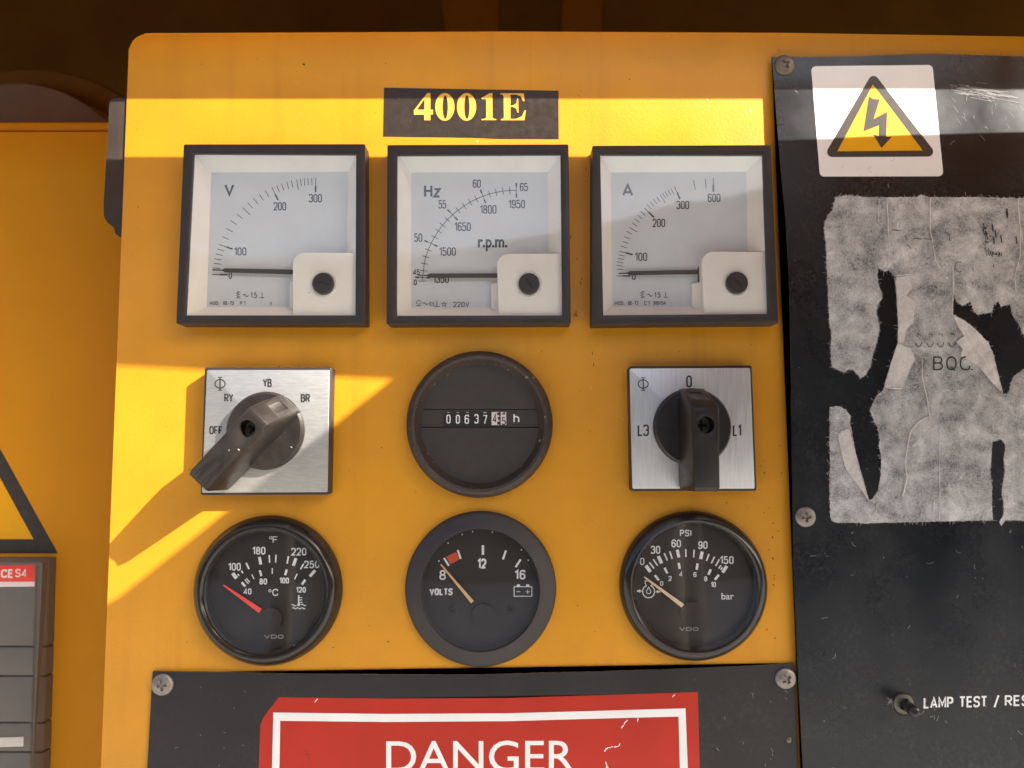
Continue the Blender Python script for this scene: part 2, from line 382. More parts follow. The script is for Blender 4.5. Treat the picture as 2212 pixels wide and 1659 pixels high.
R = .5
GL = {  # stroke letters: (width, [ (closed, [(x, y, r)...]) ... ])
 '0': (.46, [(1, [(0,0,R),(1,0,R),(1,1,R),(0,1,R)])]),
 '1': (.26, [(0, [(0,.78,0),(.95,1,0),(.95,0,0)])]),
 '2': (.46, [(0, [(0,.74,0),(0,1,R),(1,1,R),(1,.56,.3),(0,0,0),(1,0,0)])]),
 '3': (.46, [(0, [(0,.80,0),(0,1,R),(1,1,R),(1,.53,.4),(.4,.53,0)]), (0, [(.5,.53,0),(1,.53,.4),(1,0,R),(0,0,R),(0,.2,0)])]),
 '4': (.50, [(0, [(.76,0,0),(.76,1,0),(0,.24,0),(1,.24,0)])]),
 '5': (.46, [(0, [(.95,1,0),(.06,1,0),(.03,.54,0),(.12,.62,.1),(1,.62,R),(1,0,R),(0,0,R),(0,.2,0)])]),
 '6': (.46, [(1, [(0,0,R),(1,0,R),(1,.6,R),(0,.6,R)]), (0, [(0,.3,0),(0,1,R),(1,1,R),(1,.8,0)])]),
 '7': (.46, [(0, [(0,1,0),(1,1,0),(.35,0,0)])]),
 '8': (.46, [(1, [(0,0,R),(1,0,R),(1,.52,R),(0,.52,R)]), (1, [(.06,.52,R),(.94,.52,R),(.94,1,R),(.06,1,R)])]),
 '9': (.46, [(1, [(0,.4,R),(1,.4,R),(1,1,R),(0,1,R)]), (0, [(1,.7,0),(1,0,R),(0,0,R),(0,.2,0)])]),
 'A': (.60, [(0, [(0,0,0),(.5,1,0),(1,0,0)]), (0, [(.18,.3,0),(.82,.3,0)])]),
 'B': (.50, [(1, [(0,0,0),(1,0,.4),(1,.52,.4),(0,.52,0)]), (0, [(0,.52,0),(0,1,0),(.92,1,.4),(.92,.52,.4),(0.1,.52,0)])]),
 'C': (.52, [(0, [(1,.72,0),(1,1,R),(0,1,R),(0,0,R),(1,0,R),(1,.28,0)])]),
 'D': (.54, [(1, [(0,0,0),(1,0,R),(1,1,R),(0,1,0)])]),
 'E': (.44, [(0, [(1,1,0),(0,1,0),(0,0,0),(1,0,0)]), (0, [(0,.52,0),(.9,.52,0)])]),
 'F': (.44, [(0, [(1,1,0),(0,1,0),(0,0,0)]), (0, [(0,.5,0),(.88,.5,0)])]),
 'H': (.52, [(0, [(0,0,0),(0,1,0)]), (0, [(1,0,0),(1,1,0)]), (0, [(0,.52,0),(1,.52,0)])]),
 'I': (.04, [(0, [(.5,0,0),(.5,1,0)])]),
 'L': (.42, [(0, [(0,1,0),(0,0,0),(1,0,0)])]),
 'M': (.64, [(0, [(0,0,0),(0,1,0),(.5,.25,0),(1,1,0),(1,0,0)])]),
 'O': (.52, [(1, [(0,0,R),(1,0,R),(1,1,R),(0,1,R)])]),
 'P': (.48, [(0, [(0,0,0),(0,1,0),(1,1,.4),(1,.46,.4),(0,.46,0)])]),
 'R': (.50, [(0, [(0,0,0),(0,1,0),(1,1,.4),(1,.48,.4),(0,.48,0)]), (0, [(.5,.48,0),(1,0,0)])]),
 'S': (.48, [(0, [(1,.78,0),(1,1,R),(0,1,R),(0,.52,R),(1,.52,R),(1,0,R),(0,0,R),(0,.22,0)])]),
 'T': (.50, [(0, [(0,1,0),(1,1,0)]), (0, [(.5,1,0),(.5,0,0)])]),
 'V': (.56, [(0, [(0,1,0),(.5,0,0),(1,1,0)])]),
 'Y': (.54, [(0, [(0,1,0),(.5,.45,0),(1,1,0)]), (0, [(.5,.45,0),(.5,0,0)])]),
 'z': (.42, [(0, [(0,.68,0),(1,.68,0),(0,0,0),(1,0,0)])]),
 'h': (.42, [(0, [(0,0,0),(0,1,0)]), (0, [(0,.4,0),(0,.68,R),(1,.68,R),(1,0,0)])]),
 '/': (.36, [(0, [(0,-.05,0),(1,1.05,0)])]),
 '-': (.26, [(0, [(0,.42,0),(1,.42,0)])]),
 '.': (.05, [(0, [(.5,0,0),(.5,.09,0)])]),
 ' ': (.22, []),
}
def hgt(v): return max(1e-6, v)
def stroke_text(ink, txt, box, w, gap=.16, slope=0.0):
    """lay txt in the photo box (x0,y0,x1,y1); box includes the stroke width"""
    x0, y0, x1, y1 = box; x0 += w / 2; x1 -= w / 2; y0 += w / 2; y1 -= w / 2
    gap = gap + w / hgt(y1 - y0) * .62
    tot = sum(GL[c][0] for c in txt) + gap * (len(txt) - 1)
    k = (x1 - x0) / tot; hh = y1 - y0; x = x0
    for c in txt:
        gw, sts = GL[c]; gx = gw * k
        for cl, pts in sts:
            P = [(x + a * gx, y1 - b * hh + slope * (x + a * gx - x0)) for a, b, r in pts]
            rr = [r * min(gx, hh) for a, b, r in pts]
            ink.line(fillet(P, rr, bool(cl), 5), w, bool(cl))
        x += gx + gap * k
FONT = {}
def font_text(txt, box, h, m, parent, name='lettering', off=0.0, slope=0.0, th=.3):
    c = bpy.data.curves.new('t', 'FONT'); c.body = txt; c.offset = off; c.resolution_u = 4
    o = bpy.data.objects.new('t', c); COL.objects.link(o)
    me = bpy.data.meshes.new_from_object(o.evaluated_get(bpy.context.evaluated_depsgraph_get()))
    bpy.data.objects.remove(o)
    xs = [v.co.x for v in me.vertices]; ys = [v.co.y for v in me.vertices]
    a0, a1, b0, b1 = min(xs), max(xs), min(ys), max(ys); x0, y0, x1, y1 = box
    for v in me.vertices:
        u_ = (v.co.x - a0) / (a1 - a0); t = (v.co.y - b0) / (b1 - b0)
        px = x0 + u_ * (x1 - x0); v.co = W(px, y1 + (y0 - y1) * t + slope * (px - x0), h + th)
    me.materials.clear(); return link(name, me, m, parent)
def words(items, fr, h, m, parent, w, name='numeral', gap=.16, **k):
    for it in items:
        txt, b = it[0], it[1]; ww = it[2] if len(it) > 2 else w
        ink = Ink(h); (a, c), (d, e) = fr(b[0], b[1]), fr(b[2], b[3])
        stroke_text(ink, txt, (a, c, d, e), ww * fr.k, gap, **k); ink.done(name, m, parent)
def quads(items, fr, h, m, parent, name='scale_mark'):
    """every mark its own little mesh would be far too fine; one mesh of ticks"""
    ink = Ink(h)
    for x0, y0, x1, y1, w_ in items: ink.line([fr(x0, y0), fr(x1, y1)], w_ * fr.k)
    return ink.done(name, m, parent)
def screw_mesh(cx, cy, r, h, ang=0.0, dome=7.0, cross=.42):
    X, Z, rx, rz = circ(cx, cy, r, r, h); vs = []; fs = []; NR, NA = 22, 72
    def hh(u, v):
        rr = hypot(u, v); b = dome * math.sqrt(max(0, 1 - rr * rr * .92)) * 1.05
        if rr > .93: b -= (rr - .93) * 25
        a, c = u * cos(ang) + v * sin(ang), -u * sin(ang) + v * cos(ang)
        d = 0
        if (abs(a) < .11 and abs(c) < cross) or (abs(c) < .11 and abs(a) < cross) or rr < .2: d = 5.5
        elif (abs(a) < .16 and abs(c) < cross + .05) or (abs(c) < .16 and abs(a) < cross + .05): d = 1.6
        return b - d * (1 - .4 * rr)
    vs.append(V3(X, Z, h + hh(0, 0)))
    for i in range(1, NR + 1):
        for k in range(NA):
            t = 2 * pi * k / NA; q = i / NR; u, v = q * cos(t), q * sin(t); vs.append(V3(X + rx * u, Z + rz * v, h + hh(u, v)))
    for k in range(NA): vs.append(V3(X + rx * cos(2 * pi * k / NA), Z + rz * sin(2 * pi * k / NA), h - 1.5))
    for k in range(NA): fs.append((0, 1 + k, 1 + (k + 1) % NA))
    for i in range(NR):
        for k in range(NA):
            a = 1 + i * NA + k; b = 1 + i * NA + (k + 1) % NA; fs.append((a, a + NA, b + NA, b))
    me = mesh(vs, fs); return smooth(me, 50)

# ================================================================== SETTING
PED = [(220, 1800), (277, 130), (283, 74), (1500, 69), (3400, 88), (3400, 2400), (196, 2400)]
front = [(196, 2400), (218, 1659), (279.5, 72), (1106, 68), (1700, 71), (2212, 79), (3400, 92), (3400, 2400)]
rad = [0, 0, 36, 0, 0, 0, 0, 0]
cab = thing('control_cabinet', 'yellow painted steel control cabinet front carrying all the meters and gauges', 'control cabinet', W(1106, 2300, 0))
link('cabinet_body', slab(fillet(front, rad, True, 5), -900, 0, 5, 3), M['paint'], cab)

# recessed neighbour on the left
rec = thing('breaker_cabinet', 'recessed yellow cabinet front at the left edge behind the breaker cover', 'cabinet', W(0, 2300, -330))
link('door_panel', slab([(-900, 286), (420, 283), (420, 2500), (-900, 2500)], -700, -330, 3), M['paint_back'], rec)
link('top_flange', slab([(-900, 263), (420, 261), (420, 283), (-900, 286)], -700, -342, 9, 4), M['paint_back'], rec)

# interior of the canopy behind
def boxm(x0, x1, z0, z1, h0, h1):
    return slab_grid([(x0, z0), (x1, z0), (x1, z1), (x0, z1)], h0, h1)
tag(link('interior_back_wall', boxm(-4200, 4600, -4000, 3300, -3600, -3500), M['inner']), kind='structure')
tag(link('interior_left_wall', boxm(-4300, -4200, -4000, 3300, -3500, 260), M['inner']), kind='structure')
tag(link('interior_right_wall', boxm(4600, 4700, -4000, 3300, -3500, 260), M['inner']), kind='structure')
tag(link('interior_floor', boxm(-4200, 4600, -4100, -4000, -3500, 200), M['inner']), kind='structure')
# roof with a hanging front lip, and an unseen ledge below it, shaped for its shade: the two edges that cut the sunlight into a band
tag(link('canopy_roof', boxm(-4300, 4700, 3300, 3360, -3600, 600), M['canopy']), kind='structure')
zt = G(1106, 212, 0)[1] + 1.10 * 260
tag(link('roof_lip', boxm(-4200, 4600, zt, 3299, 256, 262), M['canopy']), kind='structure')
zb = G(1106, 346, 0)[1] + 1.10 * 260
z2l = G(245, 790, 0)[1]; z2r = G(885, 822, 0)[1]
vs = []; HO = 760.0
def led(x, h, z): return V3(x, z, h)
sl = (z2r - z2l) / (G(885, 822, 0)[0] - G(245, 790, 0)[0])
zo = lambda x: z2l + sl * ((x - 1.57 * HO) - G(245, 790, 0)[0]) + 1.10 * HO
vs = []
xs = [-4200 + 8800 * k / 44 for k in range(45)]
zbx = lambda x: zb + 38 * max(0.0, min(1.0, (x - 576) / 941.0))
for x in xs:
    zz = max(zo(x), 900)
    vs += [led(x, 262.0, zbx(x)), led(x, HO, zz), led(x, HO, zz + 14), led(x, 262.0, zbx(x) + 10)]
fs = []
for i in range(44):
    a = 4 * i
    for j in range(4): fs.append((a + j, a + 4 + j, a + 4 + (j + 1) % 4, a + (j + 1) % 4))
fs += [(0, 1, 2, 3), (176, 179, 178, 177)]
tag(link('added_shade_ledge', mesh(vs, fs), M['canopy']), kind='structure')
# unseen sheet added to the right, its sloping edge cut to bound the lit patch
DH = 1000.0
def dd(px, py):
    X, Z = G(px + 30, py + 26, 0); return (X + 1.57 * DH, Z + 1.10 * DH)
shade_outline = [dd(885, 824), dd(812, 884), dd(735, 948), dd(560, 1066), dd(384, 1173), dd(232, 1261), dd(60, 1350)]
bx, bz = shade_outline[-1]
shade_outline += [(bx + 10, 380), (3300, 380), (3300, shade_outline[0][1] + 330), (shade_outline[0][0] + 300, shade_outline[0][1] + 330), (shade_outline[0][0] + 60, shade_outline[0][1] + 60)]
tag(link('added_shade_sheet', slab_grid(shade_outline, DH, DH + 12), M['shade_sheet_grey']), kind='structure')
gme = mesh([(-60, -60, -1.15), (60, -60, -1.15), (60, 60, -1.15), (-60, 60, -1.15)], [(0, 1, 2, 3)])
tag(link('ground', gme, M['ground']), kind='structure')

yw = mesh([(-30, -7.0, -1.15), (30, -7.0, -1.15), (30, -7.0, 2.5), (2.5, -7.0, 2.6), (-1, -7.0, 1.9), (-30, -7.0, 2.1),
           (-30, -7.4, -1.15), (30, -7.4, -1.15), (30, -7.4, 2.5), (2.5, -7.4, 2.6), (-1, -7.4, 1.9), (-30, -7.4, 2.1)],
          [(0, 1, 2, 3, 4, 5), (11, 10, 9, 8, 7, 6)] + [(i, (i + 1) % 6, 6 + (i + 1) % 6, 6 + i) for i in range(6)])
tag(link('yard_hedge_bank', yw, M['bank']), kind='structure')

pv = bmesh.new()  # unseen posts added behind the camera to put dark shapes in the gauge glass
for px_, py_, r_ in ((-.60, -2.6, .10), (-.92, -2.9, .05), (.42, -2.4, .16), (.78, -3.2, .07)):
    bmesh.ops.create_cone(pv, cap_ends=True, segments=20, radius1=r_ * 1.1, radius2=r_, depth=1.06, matrix=Matrix.Translation((px_, py_, -.62)))
pm = bpy.data.meshes.new('m'); pv.to_mesh(pm); pv.free()
tag(link('added_dark_posts', pm, M['bank']), kind='structure')

# things far inside the canopy
dr = thing('fan_housing', 'dull grey round drum with a dark rim in the dim interior at top left', 'fan housing', W(15, 520, -1100))
cd = circ(10, 520, 370, 352, -1100)
link('drum_face', lathe((cd[0], cd[1], cd[2] * .83, cd[3] * .97), [(1, -1500), (1, -1110), (.97, -1100), (.5, -1095)], 96, True), M['grey_drum'], dr)
link('drum_rim', lathe((cd[0], cd[1], cd[2] * 1.08, cd[3] * 1.13), [(.86, -1190), (.90, -1180), (.985, -1175), (1.0, -1190), (1.0, -1500)], 96), M['inner'], dr)
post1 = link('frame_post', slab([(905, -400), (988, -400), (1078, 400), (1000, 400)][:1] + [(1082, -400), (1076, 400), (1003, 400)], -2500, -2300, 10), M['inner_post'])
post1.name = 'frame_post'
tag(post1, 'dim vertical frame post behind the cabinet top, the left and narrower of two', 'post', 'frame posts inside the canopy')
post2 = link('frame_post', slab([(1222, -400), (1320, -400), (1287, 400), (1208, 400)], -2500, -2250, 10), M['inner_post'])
tag(post2, 'dim leaning frame post behind the cabinet top, right of the narrow one', 'post', 'frame posts inside the canopy')

# dark latch plate on the cabinet's left flank
zb4 = Fr(0, 200, 2.212)
lat = thing('latch_plate', 'dark steel latch plate with rounded corners beside the cabinet left edge', 'latch', W(250, 360, -30))
lp = [(950, 470), (965, 425), (1005, 408), (1150, 410), (1150, 1620), (1040, 1620), (1000, 1590), (998, 1545), (930, 1490), (905, 1440), (902, 1340), (925, 960), (940, 700)]
link('plate_body', slab(fillet(zb4.pts(lp), [6, 6, 6, 0, 0, 4, 3, 3, 6, 9, 6, 0, 0], True, 4), -45, -4, 3), M['steel_dark'], lat)

# ================================================================== NAMEPLATE
z4c = Fr(1400, 250, 2.212)
npn = thing('number_plate', 'black tape label reading 4001E in yellow serif characters above the middle meter', 'label', W(1018, 300, 0))
link('backing', sheet(z4c.pts([(248, 210), (1000, 224), (1768, 237), (1770, 657), (1250, 655), (1000, 645), (242, 635)]), .2, .5), M['name_blk'], npn)
def glyph(outer, holes, name):
    h = 1.1
    o = z4c.pts(outer); hs = [z4c.pts(q) for q in holes]
    P = [Vector(p) for p in o]; E = [(i, (i + 1) % len(o)) for i in range(len(o))]
    for q in hs:
        b = len(P); P += [Vector(p) for p in q]; E += [(b + i, b + (i + 1) % len(q)) for i in range(len(q))]
    r = delaunay_2d_cdt(P, E, [], 0, 1e-5)
    fs = []
    for f in r[2]:
        c = sum((r[0][i] for i in f), Vector((0, 0))) / len(f)
        if inside(c, o) and not any(inside(c, q) for q in hs): fs.append(tuple(f))
    link(name, mesh([W(p.x, p.y, h) for p in r[0]], fs), M['name_yel'], npn)
def inside(p, poly):
    c = False; x, y = p[0], p[1]; n = len(poly); j = n - 1
    for i in range(n):
        xi, yi = poly[i]; xj, yj = poly[j]
        if (yi > y) != (yj > y) and x < (xj - xi) * (y - yi) / (yj - yi) + xi: c = not c
        j = i
    return c
def film(name, pts, h, m, par):
    o = [tuple(p) for p in pts]; P = [Vector(p) for p in o]; r = delaunay_2d_cdt(P, [(i, (i + 1) % len(o)) for i in range(len(o))], [], 0, 1e-5)
    fs = [tuple(f) for f in r[2] if inside(sum((r[0][i] for i in f), Vector((0, 0))) / len(f), o)]
    return link(name, mesh([W(p.x, p.y, h) for p in r[0]], fs), m, par)
def ell(cx, cy, rx, ry, n=28): return [(cx + rx * cos(2 * pi * k / n), cy + ry * sin(2 * pi * k / n)) for k in range(n)]
glyph([(625, 258), (652, 258), (652, 402), (675, 402), (675, 444), (652, 444), (652, 494), (598, 494), (598, 446), (508, 446), (508, 408)], [[(600, 308), (600, 402), (536, 402)]], 'numeral')
glyph(ell(778, 378, 84, 121), [ell(781, 379, 23, 103)], 'numeral')
glyph(ell(967, 378, 84, 121), [ell(970, 379, 23, 103)], 'numeral')
glyph([(1168, 258), (1192, 258), (1194, 470), (1202, 480), (1226, 484), (1226, 493), (1096, 493), (1098, 484), (1128, 480), (1138, 468), (1138, 322), (1132, 308), (1104, 312), (1094, 302)], [], 'numeral')
glyph([(1262, 259), (1466, 259), (1470, 328), (1460, 328), (1440, 290), (1400, 270), (1350, 270), (1350, 366), (1370, 366), (1402, 344), (1408, 304), (1416, 304), (1420, 428), (1410, 428), (1402, 396), (1372, 378), (1350, 378), (1350, 482), (1400, 482), (1450, 458), (1472, 408), (1484, 408), (1472, 494), (1264, 494), (1264, 486), (1290, 478), (1292, 462), (1290, 290), (1282, 272), (1262, 268)], [], 'letter')


# ================================================================== SQUARE METERS
def meter(kind, label, ox, bez, opn, dial, cover, step, screw, slot, texts, biglet, marks, needle, extra, foot):
    fr = Fr(ox, 500, 1.952)
    t = thing('panel_meter', label, 'panel meter', W(*foot, 0), 'square black framed panel meters in the top row')
    HB, HG, HD = 46.0, 42.0, 4.0
    bezp = fillet(fr.pts(bez), 3.0, True, 3); opp = fr.pts(opn)
    # body with a square window: build as a frame with matching corner counts
    outer = fillet(fr.pts(bez), 3.2, True, 3); inner = fillet(opp, .8, True, 3)
    link('bezel', ring_slab(outer, inner, .2, HB, 1.4, HG - 8), M['black'], t)
    # ivory surround falling back to the dial
    o = [G(*p, HG - 3) for p in opp]; d = [G(*fr(*p), HD) for p in dial]
    vs = [V3(*p, HG - 3) for p in o] + [V3(*p, HD) for p in d]
    big = [V3(p[0] + sx * 14, p[1] + sz * 14, HG - 3) for p, (sx, sz) in zip(o, ((-1, 1), (1, 1), (1, -1), (-1, -1)))]
    me = mesh(vs + big, [(i, (i + 1) % 4, 4 + (i + 1) % 4, 4 + i) for i in range(4)] + [(8 + i, 8 + (i + 1) % 4, (i + 1) % 4, i) for i in range(4)])
    link('inner_frame', me, M['white_frame'], t)
    dl = link('dial', slab_grid(d, 1.0, HD), M['dial_white'], t)
    words(texts, fr, HD, M['ink'], dl, 8)
    words(biglet, fr, HD, M['ink_grey'], dl, 17, 'unit_letter', gap=.12)
    marks(fr, HD, dl)
    extra(fr, HD, dl)
    # needle
    ik = Ink(HD + 9, 0); ik.poly(fr.pts(needle))
    nd = ik.done('needle', M['needle'], t)
    sm = nd.modifiers.new('thick', 'SOLIDIFY'); sm.thickness = 1.2 * U; sm.offset = 0
    # moulded cover over the movement, lower right
    cv = fr.pts(cover); cvr = [0] * len(cv); cvr[0] = 26
    link('corner_cover', slab(fillet(cv, cvr, True, 10), HD, HG - 5, 1.6, 3), M['white_frame'], t)
    if step: link('cover_step', slab(fr.pts(step), HD, 16, 1.0), M['white_frame'], t)
    # zero screw
    c = circ(*fr(screw[0], screw[1]), screw[2] * fr.k, screw[2] * fr.k, HG)
    zs = link('zero_screw', lathe(c, [(1.0, HG - 6), (1.0, HG + 3), (.93, HG + 4.2), (.5, HG + 4.4)], 48, True), M['black'], t)
    ik = Ink(HG + 4.5, .1); a, b = fr(slot[0], slot[1]), fr(slot[2], slot[3]); ik.line([a, b], 17 * fr.k); ik.done('slot', M['hole'], zs)
    link('screw_collar', lathe(c, [(1.28, HG - 5.2), (1.22, HG - 4.0), (1.06, HG - 4.2), (1.02, HG - 6)], 48), M['white_frame'], t)
    # clear front pane
    og = [G(*p, HG) for p in opp]
    cx = sum(p[0] for p in og) / 4; cz = sum(p[1] for p in og) / 4
    gg = [V3(p[0] + (1 if p[0] > cx else -1) * .5, p[1] + (1 if p[1] > cz else -1) * .5, HG) for p in og]
    link('glass_pane', outward(mesh(gg, [(0, 3, 2, 1)])), M['glass'], t)
    return t
def tick(ink, fr, x, y, c, l1, w1, l2=0, w2=0):
    d = Vector((c[0] - x, c[1] - y)).normalized(); p = Vector((x, y))
    ink.line([fr(*p), fr(*(p + d * (l1 + l2)))], w1 * fr.k)
    if l2: ink.line([fr(*(p + d * l1)), fr(*(p + d * (l1 + l2)))], w2 * fr.k)
def marksV(fr, h, par):
    ik = Ink(h); c = (1245, 1144)
    for x, y in [(463, 1083), (472, 1048), (475, 1012), (485, 975), (497, 938), (537, 843), (568, 780), (603, 720), (648, 668), (733, 582), (777, 548), (822, 518), (868, 490), (955, 450), (992, 435), (1032, 422), (1068, 412), (1137, 397), (1166, 394), (1195, 392), (1225, 391)]:
        tick(ik, fr, x, y, c, 56, 5)
    for x, y in [(693, 620), (1108, 402)]: tick(ik, fr, x, y, c, 82, 5)
    for x, y in [(510, 903), (918, 462), (1255, 390)]: tick(ik, fr, x, y, (1245 if x < 1200 else 1253, 1144), 62, 5, 50, 11)
    ik.line([fr(460, 1135), fr(520, 1135)], 5 * fr.k); ik.line([fr(518, 1135), fr(578, 1136)], 10 * fr.k)
    ik.done('scale_marks', M['ink'], par)
def coil(ik, fr, x, y):
    pts = [(14, -26), (36, -22), (2, -12), (34, -4), (2, 6), (34, 14), (4, 22), (38, 26)]
    ik.line([fr(x + a, y + b) for a, b in pts], 4.5 * fr.k); ik.line([fr(x + 17, y - 27), fr(x + 17, y + 27)], 4 * fr.k)
def tilde(ik, fr, x0, x1, y, a=9, w_=6):
    ik.line([fr(x0 + (x1 - x0) * k / 12, y - a * sin(2 * pi * k / 12)) for k in range(13)], w_ * fr.k)
def extraV(fr, h, par):
    ik = Ink(h); coil(ik, fr, 640, 1290); tilde(ik, fr, 697, 737, 1295); ik.line([fr(842, 1273), fr(842, 1312)], 5 * fr.k); ik.line([fr(825, 1312), fr(859, 1312)], 5 * fr.k); ik.done('symbol', M['ink'], par)
def extraA(fr, h, par):
    ik = Ink(h); coil(ik, fr, 624, 1288); tilde(ik, fr, 679, 718, 1293); ik.line([fr(822, 1271), fr(822, 1308)], 5 * fr.k); ik.line([fr(805, 1308), fr(838, 1308)], 5 * fr.k); ik.done('symbol', M['ink'], par)
def marksH(fr, h, par):
    ik = Ink(h); c = (1138, 1185)
    ar = [(415, 1185), (417, 1157), (425, 1105), (430, 1050), (443, 997), (462, 945), (482, 895), (510, 847), (540, 800), (571, 755), (608, 712), (648, 675), (690, 640), (737, 607), (783, 578), (830, 553), (882, 533), (932, 515), (983, 503), (1035, 492), (1088, 488), (1138, 487)]
    ik.line([fr(*p) for p in ar], 5 * fr.k)
    for i, (x, y) in enumerate(ar):
        d = Vector((c[0] - x, c[1] - y)).normalized(); p = Vector((x, y))
        if i in (1, 6, 11, 16, 21):
            ik.line([fr(*(p - d * 56)), fr(*(p + d * 56))], 5 * fr.k)
            for s_ in (-1, 1): ik.line([fr(*(p + d * 28 * s_)), fr(*(p + d * 56 * s_))], 11 * fr.k)
        else: ik.line([fr(*(p - d * 28)), fr(*(p + d * 28))], 5 * fr.k)
    ik.done('scale_marks', M['ink'], par)
def extraH(fr, h, par):
    ik = Ink(h); ik.arc(*fr(388, 1353), 18 * fr.k, 20 * fr.k, 0, 180, 4 * fr.k); ik.line([fr(370, 1353), fr(370, 1361)], 4 * fr.k); ik.line([fr(406, 1353), fr(406, 1361)], 4 * fr.k)
    ik.line([fr(376, 1360), fr(400, 1360)], 3 * fr.k); ik.line([fr(370, 1373), fr(406, 1373)], 4 * fr.k)
    ik.poly(fr.pts([(378, 1367), (378, 1379), (392, 1373)])); ik.line([fr(393, 1366), fr(393, 1380)], 4 * fr.k)
    tilde(ik, fr, 420, 458, 1357, 7); ik.line([fr(527, 1335), fr(527, 1379)], 5 * fr.k); ik.line([fr(503, 1379), fr(549, 1379)], 5 * fr.k)
    st = [fr(583 + (22 if k % 2 == 0 else 10) * sin(pi * k / 5), 1363 - (22 if k % 2 == 0 else 10) * cos(pi * k / 5)) for k in range(10)]
    ik.line(st, 3.5 * fr.k, True); ik.done('symbol', M['ink'], par)
    words([('2', (578, 1355, 589, 1372), 3)], fr, h, M['ink'], par, 3)
    font_text('r.p.m.', (*fr(843, 862), *fr(1068, 955)), h, M['ink'], par, 'lettering', .03)
    k = par.children[-1]
def marksA(fr, h, par):
    ik = Ink(h); c = (1190, 1140)
    for x, y in [(447, 1093), (447, 1065), (450, 1037), (455, 1010), (460, 983), (478, 915), (490, 878), (505, 843), (522, 803), (563, 737), (583, 706), (606, 677), (630, 648), (680, 597), (702, 575), (727, 555), (752, 537), (797, 507), (817, 495), (840, 483), (863, 473)]:
        tick(ik, fr, x, y, c, 48, 4.5)
    for x, y in [(540, 770), (778, 520), (1035, 410), (1127, 398)]: tick(ik, fr, x, y, c, 74, 4.5)
    for x, y in [(467, 955), (658, 622), (890, 458), (1188, 393)]: tick(ik, fr, x, y, c, 50, 5, 55, 12)
    ik.line([fr(445, 1144), fr(495, 1144)], 4.5 * fr.k); ik.line([fr(493, 1144), fr(550, 1145)], 10 * fr.k)
    ik.done('scale_marks', M['ink'], par)
meter('V', 'square voltmeter marked V, leftmost of the three panel meters in the top row', 600,
      [(240, 132), (1636, 130), (1640, 1515), (182, 1512)], [(312, 201), (1565, 207), (1560, 1447), (250, 1447)],
      [(452, 350), (1505, 345), (1482, 1384), (418, 1384)],
      [(1080, 967), (1563, 966), (1561, 1446), (1078, 1445)], [(1054, 1190), (1110, 1180), (1110, 1440), (1054, 1440)], (1314, 1204, 82), (1270, 1187, 1356, 1213),
      [('100', (628, 925, 722, 988)), ('200', (932, 577, 1028, 642)), ('300', (1203, 515, 1303, 580)), ('0', (586, 1108, 612, 1168)), ('1.5', (755, 1272, 803, 1315), 6),
       ('MOD.', (441, 1340, 515, 1368), 4.5), ('BE-72', (546, 1340, 628, 1368), 4.5), ('P.T', (674, 1340, 720, 1368), 4.5), ('V', (902, 1342, 920, 1370), 4.5)],
      [('V', (553, 437, 630, 528))], marksV,
      [(462, 1093), (540, 1096), (556, 1086), (1085, 1097), (1085, 1133), (556, 1118), (540, 1106), (462, 1103)], extraV, (590, 700))
meter('Hz', 'square frequency meter marked Hz and r.p.m., middle one of the three panel meters', 1450,
      [(146, 137), (1540, 132), (1557, 1512), (140, 1515)], [(222, 213), (1478, 208), (1490, 1447), (218, 1450)],
      [(330, 350), (1378, 348), (1386, 1388), (330, 1388)],
      [(988, 976), (1480, 970), (1490, 1446), (1000, 1447)], [(945, 1208), (1010, 1190), (1010, 1440), (945, 1388)], (1236, 1206, 80), (1213, 1164, 1265, 1240),
      [('60', (803, 403, 865, 468)), ('55', (540, 562, 600, 627)), ('50', (353, 818, 415, 883)), ('45', (344, 1092, 396, 1138), 7), ('0', (350, 1172, 373, 1217), 7), ('65', (1165, 430, 1227, 493)),
       ('1950', (1078, 560, 1205, 625)), ('1800', (858, 600, 985, 667)), ('1650', (662, 733, 788, 800)), ('1500', (545, 925, 673, 990)), ('1350', (497, 1134, 620, 1200)),
       ('220V', (653, 1343, 777, 1385), 6), ('0.5', (470, 1344, 508, 1374), 4.5)],
      [('Hz', (428, 443, 556, 543))], marksH,
      [(385, 1138), (450, 1138), (472, 1127), (1000, 1125), (1000, 1159), (472, 1159), (450, 1147), (385, 1147)], extraH, (1035, 700))
meter('A', 'square ammeter marked A, rightmost panel meter beside the black plate', 2200,
      [(258, 143), (900, 130), (1633, 137), (1690, 1507), (255, 1520)][:1] + [(1633, 137), (1690, 1507), (255, 1520)], [(320, 210), (1570, 212), (1612, 1435), (343, 1447)],
      [(400, 350), (1440, 345), (1462, 1380), (413, 1382)],
      [(1095, 958), (1600, 958), (1611, 1434), (1113, 1436)], [(1026, 1205), (1120, 1185), (1120, 1432), (1027, 1378)], (1369, 1199, 83), (1346, 1162, 1409, 1228),
      [('100', (585, 965, 680, 1030)), ('200', (722, 705, 818, 770)), ('300', (905, 567, 1003, 632)), ('600', (1145, 512, 1243, 577)), ('0', (562, 1112, 592, 1175)), ('1.5', (735, 1270, 783, 1312), 6),
       ('MOD.', (430, 1339, 506, 1368), 4.5), ('BE-72', (533, 1339, 612, 1368), 4.5), ('C.T', (657, 1339, 704, 1368), 4.5), ('300/5A', (724, 1339, 823, 1366), 4.5)],
      [('A', (488, 437, 573, 533))], marksA,
      [(460, 1121), (525, 1119), (545, 1108), (1065, 1097), (1080, 1060), (1100, 1040), (1100, 1190), (1068, 1190), (1068, 1131), (545, 1140), (525, 1129), (460, 1130)], extraA, (1480, 700))

